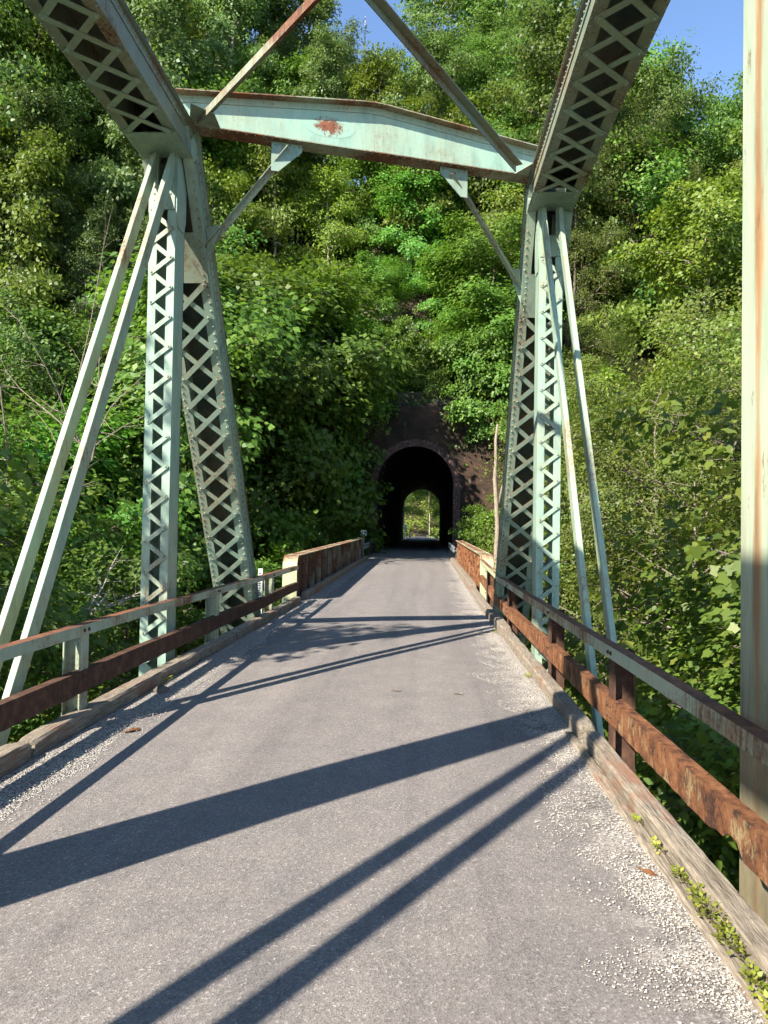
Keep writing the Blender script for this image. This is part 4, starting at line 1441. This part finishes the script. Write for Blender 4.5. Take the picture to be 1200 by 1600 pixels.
def plant(kind, x, y, h_scale, label, cat='tree', group=None, name=None, rz=None, z=None, sxy=None):
    tm, cm = PROTO[kind]
    zz = float(terrain(x, y)) - 0.15 if z is None else z
    nm = name or {'shrub': 'shrub', 'near': 'young_tree', 'locust': 'locust_tree', 'poplar': 'poplar_tree', 'oak': 'oak_tree', 'thin': 'thin_tree', 'lime': 'lime_green_tree', 'sycamore': 'sycamore_tree'}.get(kind, 'maple_tree')
    t = thing(nm, label, cat, (x, y, zz), group)
    t.rotation_euler = (0, 0, rng.random() * 6.283 if rz is None else rz)
    s = sxy or h_scale
    t.scale = (s, s, h_scale)
    for n_, me in (('trunk', tm), ('crown', cm)):
        o = bpy.data.objects.new(n_, me)
        COL.objects.link(o)
        o.parent = t
    return t

# --- trees one can single out
plant('maple_b', -7.2, 41.5, 1.15, 'dark layered maple hanging over the left side of the tunnel mouth')
plant('maple', -8.6, 37.0, 1.35, 'tall maple left of the tunnel behind the left girder, top lit and foot in shade')
plant('maple', -11.0, 33.0, 1.30, 'broad maple right of the left inclined lattice post')
plant('maple_b', -6.9, 44.6, 1.35, 'deep shaded maple leaning over the portal wall on its left')
plant('maple_b', -6.0, 30.0, 0.62, 'low dark maple behind the middle of the left girder')
plant('maple', -6.6, 39.6, 1.30, 'big spreading maple whose boughs reach over the left of the tunnel arch')
plant('oak', -12.5, 40.5, 1.20, 'tall dark oak left of the tunnel behind the spreading maple')
plant('maple_b', 4.6, 47.2, 0.98, 'maple drooping over the right top corner of the brick portal wall', z=6.0)
plant('maple_b', -5.6, 47.5, 0.85, 'maple drooping over the left top corner of the brick portal wall', z=6.2)
plant('shrub', -0.2, 47.4, 0.62, 'shrub hanging over the top of the portal wall above the arch', 'shrub', z=8.6)
plant('shrub', -2.6, 47.3, 0.7, 'shrub hanging over the portal wall left of the arch crown', 'shrub', z=8.4)
plant('maple_b', -3.4, 50.5, 0.62, 'small shaded maple on the rocks above the tunnel, left')
plant('maple_b', 1.2, 51.0, 0.60, 'small shaded maple on the rocks above the tunnel, right')
plant('maple_b', -0.8, 54.0, 0.85, 'shaded maple higher up the rocks above the tunnel crown')
plant('maple_b', 4.0, 48.9, 1.05, 'bright layered maple overhanging the right side of the tunnel portal')
plant('lime', 8.2, 40.0, 1.05, 'sunlit tree just left of the right lattice posts beside the tunnel')
plant('maple_b', 3.4, 47.5, 0.70, 'small maple rooted on top of the portal wall, right of centre')
plant('near', -8.4, 14.5, 1.18, 'bushy sunlit young tree at the left edge beside the eyebars')
plant('near', -7.0, 18.5, 1.05, 'leafy young tree seen between eyebars and left vertical post')
plant('near', -11.5, 19.0, 1.45, 'larger leafy tree at far left behind the bushy one')
plant('locust', 7.2, 24.0, 1.20, 'olive fine-leaved locust right of the right eyebars')
plant('locust', 9.6, 19.5, 1.22, 'yellowish fine-leaved locust at right behind the near post')
plant('locust', 7.4, 30.5, 1.22, 'fine-leaved locust directly behind the right lattice post')
plant('locust', 11.5, 27.0, 1.45, 'tall olive locust with brownish leaf tips on the right bank')
plant('locust', 5.6, 17.0, 0.92, 'low fine-leaved locust behind the right guard rail')
plant('near', 4.6, 9.8, 0.98, 'bright broad-leaved young tree just beyond the right guard rail')
plant('near', 5.0, 13.0, 0.95, 'young tree with dense mid-green leaves beyond the right eyebars')
plant('near', 3.9, 7.0, 0.86, 'low leafy sapling under the right upper rail')
plant('sycamore', 4.55, 8.3, 1.02, 'sycamore with large lobed leaves beside the near right post')
plant('sycamore', 5.6, 10.4, 1.30, 'tall sycamore with pale lobed leaves at the right edge')
plant('sycamore', -8.6, 8.6, 1.5, 'sycamore at the left edge whose branch tips enter the picture')
plant('maple_b', -10.2, 5.2, 1.45, sxy=1.05, label= 'tree outside the left edge casting dappled shade on the road')
plant('thin', -4.2, 68.0, 1.10, 'thin-crowned tree on the ridge with sky showing through, above the portal strut')
plant('thin', 0.6, 68.5, 1.25, 'sparse tall tree on the ridge left of the right chord with open crown')
plant('poplar', -10.5, 64.5, 1.15, 'dark upright tree on the ridge right of the left diagonal brace')
plant('lime', 3.6, 56.0, 1.15, 'yellow-green tree on the slope above the right half of the portal strut')
plant('poplar', 27.5, 57.0, 1.0, 'tall pale-stemmed poplar on the skyline between right chord and near post')
plant('poplar', 31.5, 55.0, 0.95, 'dense pale poplar on the right skyline next to the near post')

# --- the forest on the hillside: one tree each, alike from here
kinds = ['maple', 'oak', 'poplar', 'maple_b', 'oak', 'maple', 'lime', 'ash', 'poplar', 'ash']
LOOK = {'maple': 'broad mid-green', 'maple_b': 'low layered green', 'oak': 'dense dark green', 'poplar': 'upright pale green', 'lime': 'yellow-green', 'ash': 'loose bright-leaved', 'locust': 'olive fine-leaved'}
def forest_label(kd, x, y, z, row):
    d = Vector((x, y, z - 1.6))
    px = 600 + 1200 * d.dot(r2) / d.dot(f_)
    py = 800 - 1200 * d.dot(u2) / d.dot(f_)
    cols = ((60, 'at the left picture edge'), (150, 'left of the left eyebars'), (230, 'behind the left top chord'), (330, 'behind the left lattice posts'), (440, 'by the left knee brace'), (540, 'left of the middle of the portal strut'), (640, 'over the tunnel'), (720, 'right of the tunnel mouth'), (820, 'by the right knee brace'), (900, 'behind the right lattice posts'), (980, 'beside the right eyebars'), (1070, 'between right eyebars and near post'), (1180, 'behind the near right post'), (99999, 'at the right picture edge'))
    where = next(t for lim, t in cols if px < lim)
    high = 'ridge-top' if row >= 6 else ('upper-slope' if row >= 4 else ('mid-slope' if row >= 2 else 'slope-foot'))
    return high + ' ' + LOOK[kd] + ' forest tree ' + where
cnt = 0
for row in range(9):
    for colx in range(-13, 14):
        x = colx * 4.9 + (row % 2) * 2.4 + rng.normal() * 1.2
        cxx = x + 0.5
        yb = 46.6 - 0.40 * max(0, -cxx - 7) - 0.30 * max(0, cxx - 7)
        y = yb + 1.8 + row * 3.3 + rng.normal() * 1.1
        if abs(x / max(y, 1) + 0.05) > 0.62:
            continue
        if y < 14 or (row == 0 and abs(cxx) < 5.5) or (row == 1 and abs(cxx) < 3.0):
            continue
        if row >= 5 and abs(cxx + 3.5) < 8.5:
            continue
        kd = kinds[int(rng.integers(len(kinds)))]
        if x > 6 and row < 4 and rng.random() < 0.35:
            kd = 'locust'
        s = (0.78 + 0.72 * rng.random() ** 1.6) * (0.82 if row < 2 else 1.0)
        if row >= 2 and abs(cxx + 3.5) < 9.5:
            s = min(s, 0.80)
        if x > 12:
            s = min(s, 1.15)
        zt_ = float(terrain(x, y)) + 8
        plant(kd, x, y, s * (1.05 + 0.3 * rng.random()), forest_label(kd, x, y, zt_, row), 'tree', 'hillside forest trees', name='forest_tree', sxy=s)
        cnt += 1
# --- bank trees lower down
for (x, y, k, s) in ((-13, 27, 'maple', 0.95), (-16, 32, 'oak', 1.0), (-13, 38, 'oak', 0.95), (-17, 23, 'maple_b', 1.1), (-20, 28, 'maple', 1.15), (-10.5, 25, 'maple_b', 0.8)):
    plant(k, x, y, s, 'broadleaf tree on the lower left bank behind the eyebars', 'tree', 'trees of the left bank', name='bank_tree')
for (x, y, k, s) in ((13, 34, 'maple', 1.0), (9, 36, 'maple_b', 0.95), (16, 29, 'locust', 1.4), (14.5, 21, 'locust', 1.35), (19, 36, 'oak', 1.1)):
    plant(k, x, y, s, 'broadleaf tree on the right bank behind the locusts', 'tree', 'trees of the right bank', name='bank_tree')
# --- beyond the tunnel
for (x, y, k, s) in ((-8, 126, 'maple', 1.2), (-3.8, 140, 'oak', 1.1), (6.5, 118, 'maple_b', 1.0), (5, 146, 'maple', 1.2), (1, 160, 'oak', 1.3), (-6.5, 110, 'maple_b', 0.8), (9, 136, 'lime', 1.0), (-1.5, 170, 'maple', 1.5), (3.5, 172, 'lime', 1.3), (-6.5, 168, 'maple_b', 1.5), (8, 160, 'maple', 1.4)):
    plant(k, x, y, s, 'leafy tree seen through the far mouth of the tunnel', 'tree', 'trees beyond the tunnel', name='distant_tree')
# --- shrubs
sh_spots = [(-5.0, 22, .9), (-5.6, 26, 1.0), (-4.9, 33.5, .8), (-5.2, 38, .75), (3.3, 24, .9), (3.6, 29, 1.0), (3.5, 34, .95), (4.6, 37, .9), (4.2, 21, 1.0), (-10, 12, 1.2), (-7, 10.5, .9), (-12.5, 15, 1.3), (6.8, 12.5, 1.2), (8.5, 15, 1.3), (3.9, 15.5, 1.0), (3.3, 40.5, .62), (-4.0, 47.6, .7), (0.8, 48.6, .7), (-1.9, 49.2, .8), (7.5, 9.8, 1.2)]
for (x, y, s) in sh_spots:
    lab = 'leafy shrub on the left bank below the bridge rail' if x < -3.5 and y < 45 else ('small shrub on top of the portal wall' if y > 45 else 'leafy shrub on the right bank below the bridge rail')
    plant('shrub', x, y, s, lab, 'shrub', 'shrubs on the left bank' if x < -3.5 and y < 45 else ('shrubs above the portal' if y > 45 else 'shrubs on the right bank'))

def tell_apart():
    by = {}
    for o in list(COL.objects):
        if o.parent is None and 'label' in o.keys() and o.get('category') in ('tree', 'shrub'):
            by.setdefault(o['label'], []).append(o)
    words_ = ['nearest', 'second nearest', 'third nearest', 'fourth nearest', 'fifth nearest', 'sixth nearest', 'seventh nearest', 'eighth nearest', 'ninth nearest', 'tenth nearest', 'eleventh nearest', 'twelfth nearest']
    for lab, os_ in by.items():
        if len(os_) > 1:
            os_.sort(key=lambda o: o.location.length)
            for i, o in enumerate(os_):
                w = ('nearer', 'farther')[i] if len(os_) == 2 else words_[min(i, 11)]
                o['label'] = w + ' ' + lab
tell_apart()

# ------------------------------------------------------------------ undergrowth over the banks
def undergrowth():
    r = np.random.default_rng(31)
    n = 5200
    x = r.uniform(-26, 26, n)
    y = r.uniform(7, 52, n)
    ok = (np.abs(x + 0.6) > 3.0) & (np.abs(x / y + 0.05) < 0.75)
    ok &= ~((y > 44.5) & (y < 48) & (np.abs(x + 0.57) < 6))
    x, y = x[ok], y[ok]
    n = len(x)
    z = terrain(x, y) + 0.25 + 0.7 * r.random(n)
    per = np.repeat(np.arange(n), 20)
    k = len(per)
    off = r.normal(size=(k, 3)) * np.array([0.5, 0.5, 0.28])
    C = np.stack([x, y, z], 1)[per] + off
    Nn = np.array([0, 0, 1.0]) * 0.7 + r.normal(size=(k, 3)) * 0.45
    D = off + r.normal(size=(k, 3)) * 0.2
    me = leaf_mesh('undergrowth', C, Nn, D, 0.17 * (0.6 + 0.8 * r.random(k)), np.clip(0.5 * r.random(n)[per] + 0.5 * r.random(k), 0, 1), 'leaf_under')
    n2 = 2600
    x = r.uniform(-22, 22, n2)
    y = r.uniform(101, 175, n2)
    ok = np.abs(x + 0.6) > 2.9 + 0.01 * (y - 100)
    ok |= y > 150
    x, y = x[ok], y[ok]
    per = np.repeat(np.arange(len(x)), 14)
    k = len(per)
    off = r.normal(size=(k, 3)) * np.array([0.8, 0.8, 0.4])
    C2 = np.stack([x, y, terrain(x, y) + 0.4 + 0.9 * r.random(len(x))], 1)[per] + off
    me2 = leaf_mesh('far_undergrowth', C2, np.array([0, -0.5, 1.0]) + r.normal(size=(k, 3)) * 0.45, off, 0.42 * (0.6 + 0.8 * r.random(k)), r.random(k), 'leaf_lime')
    tag(obj('far_undergrowth', me2), 'bright grass and low growth beyond the far tunnel mouth', 'undergrowth', kind='stuff')
    tag(obj('undergrowth', me), 'tangled green undergrowth covering both river banks', 'undergrowth', kind='stuff')
undergrowth()

# ------------------------------------------------------------------ rocks above the tunnel
def rock(x, y, z, sx, sy, sz, seed, label, mat='rock_dark'):
    bm = bmesh.new()
    bmesh.ops.create_icosphere(bm, subdivisions=3, radius=1)
    for v in bm.verts:
        p = v.co
        q = Vector((max(-0.72, min(0.72, p.x)), max(-0.72, min(0.72, p.y)), max(-0.66, min(0.66, p.z))))
        nn = mnoise.noise((p.x * 1.6 + seed, p.y * 1.6, p.z * 2.6)) * 0.28 + mnoise.noise((p.x * 4 + seed, p.y * 4, p.z * 6)) * 0.10
        v.co = Vector((x + (q.x * (1 + nn)) * sx, y + q.y * (1 + nn) * sy, z + q.z * (1 + nn * 0.6) * sz))
    me = bpy.data.meshes.new('rock_outcrop')
    bm.to_mesh(me)
    bm.free()
    me.materials.append(M[mat])
    tag(obj('rock_outcrop', me), label, 'rock', 'rock outcrops above the tunnel')
rock(-3.2, 50.6, 16.0, 1.7, 1.2, 1.0, 1.0, 'pale sunlit rock face showing through leaves high above the tunnel', 'rock')
rock(-1.2, 50.2, 14.6, 1.1, 0.9, 0.8, 14.0, 'smaller dark rock below the sunlit rock face above the tunnel')
rock(0.5, 49.9, 13.4, 1.3, 0.9, 0.7, 4.0, 'rock ledge right of the pale rock face above the tunnel')
rock(-0.9, 47.6, 9.6, 4.2, 1.0, 0.8, 7.0, 'dark layered rock just above the brick portal wall')
rock(-11.5, 36.5, 4.5, 3.5, 2.0, 2.2, 9.0, 'shadowed rock overhang behind the bare branches at left')

# ------------------------------------------------------------------ bare branches and dead stems
def dead_branches(x, y, z, h, spread, seed, label, name, mat='deadwood', n=7, lean=(0, 0), r0=0.05):
    r = np.random.default_rng(seed)
    m = MB()
    for k in range(n):
        az = r.random() * 6.283
        d = Vector((math.cos(az) * spread + lean[0], math.sin(az) * spread * 0.6 + lean[1], 0.9)).normalized()
        p = Vector((x + r.normal() * 0.1, y + r.normal() * 0.1, z))
        L = h * (0.55 + 0.5 * r.random())
        pts, rr = [p.copy()], [r0]
        for i in range(8):
            d = (d + Vector((r.normal() * 0.13, r.normal() * 0.13, r.normal() * 0.10 - 0.02))).normalized()
            p = p + d * L / 8
            pts.append(p.copy())
            rr.append(r0 * (1 - 0.115 * (i + 1)))
        m.tube(pts, rr, 5)
        for i in range(2, 8):
            for b in range(2):
                e = (d + Vector((r.normal(), r.normal(), r.normal() * 0.5)) * 0.9).normalized()
                q = pts[i]
                pp, q_r = [q.copy()], [rr[i] * 0.55]
                l2 = L * 0.22 * (0.6 + r.random())
                for s in range(4):
                    e = (e + Vector((r.normal(), r.normal(), r.normal())) * 0.18).normalized()
                    q = q + e * l2 / 4
                    pp.append(q.copy())
                    q_r.append(rr[i] * 0.55 * (1 - 0.22 * (s + 1)))
                m.tube(pp, q_r, 4)
    o = m.build(name, mat)
    tag(o, label, 'branches' if 'branch' in name else 'dead tree')
dead_branches(-9.8, 18.5, 1.5, 8.5, 0.55, 41, 'bare pale branches rising at the far left above the bushy tree', 'bare_branches', n=4, lean=(0.1, 0), r0=0.032)
dead_branches(-8.3, 18.5, 3.2, 5.0, 0.7, 43, 'bare forked branches in the shade left of the upper eyebars', 'bare_branches', n=4, lean=(0.25, 0), r0=0.028)
dead_branches(-7.2, 16.2, -0.3, 2.0, 1.8, 47, 'bleached fallen branches between eyebars and left vertical post', 'fallen_branches', 'bark_pale', n=5, lean=(0.9, 0), r0=0.03)
m = MB()
m.tube([(2.52, 26, -4.5), (2.49, 26, 0), (2.43, 26, 0.9), (2.47, 26, 1.7), (2.42, 26, 2.6), (2.36, 26.02, 3.4), (2.39, 26.02, 4.1), (2.37, 26, 4.7), (2.42, 26, 5.25)], [0.11, 0.095, 0.09, 0.085, 0.08, 0.07, 0.058, 0.052, 0.03], 7)
m.tube([(2.45, 26, 2.3), (2.60, 26, 3.1), (2.78, 26, 3.6)], [0.05, 0.038, 0.02], 5)
m.tube([(2.48, 26, 0.9), (2.62, 26, 1.5), (2.72, 26, 2.3)], [0.045, 0.03, 0.015], 5)
tag(m.build('dead_sapling', 'deadwood', smooth=True), 'pale bare dead sapling standing between right girder and lattice post', 'dead tree')
zz = float(terrain(-5.9, 66))
m = MB()
m.tube([(-5.9, 66, zz), (-5.9, 66, zz + 8), (-5.8, 66, zz + 15), (-5.8, 66, zz + 19)], [0.16, 0.13, 0.09, 0.04], 6)
for k in range(9):
    z0 = zz + 9 + k * 1.05
    a = k * 2.4
    m.tube([(-5.85, 66, z0), (-5.85 + 0.7 * math.cos(a), 66 + 0.7 * math.sin(a), z0 + 0.5)], [0.035, 0.01], 4)
tag(m.build('dead_tree', 'bark_pale', smooth=True), 'slender white dead tree against the blue gap above the portal strut', 'dead tree')

# ------------------------------------------------------------------ weeds at the right kerb
def weed(x, y, s, nl, label, seed, z=0.01):
    r = np.random.default_rng(seed)
    nl = int(nl * 0.6)
    a = r.random(nl) * 6.283
    rd = np.sqrt(r.random(nl)) * s * (0.75 + 0.3 * r.random(nl))
    C = np.stack([x + 0.45 * rd * np.cos(a), y + 1.5 * rd * np.sin(a), z + 0.5 * s * r.random(nl)], 1)
    D = np.stack([np.cos(a), np.sin(a), 0.5 + 0.5 * r.random(nl)], 1)
    Nn = np.stack([-np.cos(a) * 0.5, -np.sin(a) * 0.5, np.ones(nl)], 1) + r.normal(size=(nl, 3)) * 0.4
    me = leaf_mesh('weed', C, Nn, D, 0.019 * (0.4 + 1.1 * r.random(nl)), r.random(nl), 'leaf_weed', LEAF_H)
    t = obj('weed', me)
    tag(t, label, 'weed', 'weeds along the right kerb')
weed(1.19, 4.30, 0.045, 60, 'tiny weed tuft farthest along the near right timber', 1, 0.03)
weed(1.19, 3.96, 0.05, 80, 'second small weed tuft from the far end of the near right timber', 2, 0.03)
weed(1.195, 3.62, 0.065, 130, 'round lime green weed above the bark chip by the right timber', 3, 0.03)
weed(1.20, 3.28, 0.12, 420, 'longest lime green weed mat at the foot of the right timber', 4, 0.03)
weed(1.20, 3.05, 0.09, 260, 'lower end of the weed mat beside the cracked timber edge', 5, 0.03)
weed(1.18, 2.78, 0.075, 200, 'bushy weed near the lower right corner beside pale gravel', 6, 0.03)
weed(1.17, 2.58, 0.085, 220, 'spreading weed in the lower right corner of the road', 7, 0.02)
weed(1.12, 2.44, 0.05, 90, 'small flat weed on reddish grit in the lower right corner', 8, 0.02)
weed(1.16, 8.6, 0.07, 130, 'yellow green weed line beside the second right timber', 9, 0.01)
weed(1.14, 12.2, 0.10, 120, 'yellowish weeds at the dark log end of the right kerb', 10, 0.01)
weed(-2.60, 7.75, 0.09, 90, 'single green weed growing from the left kerb timber', 11, 0.02)
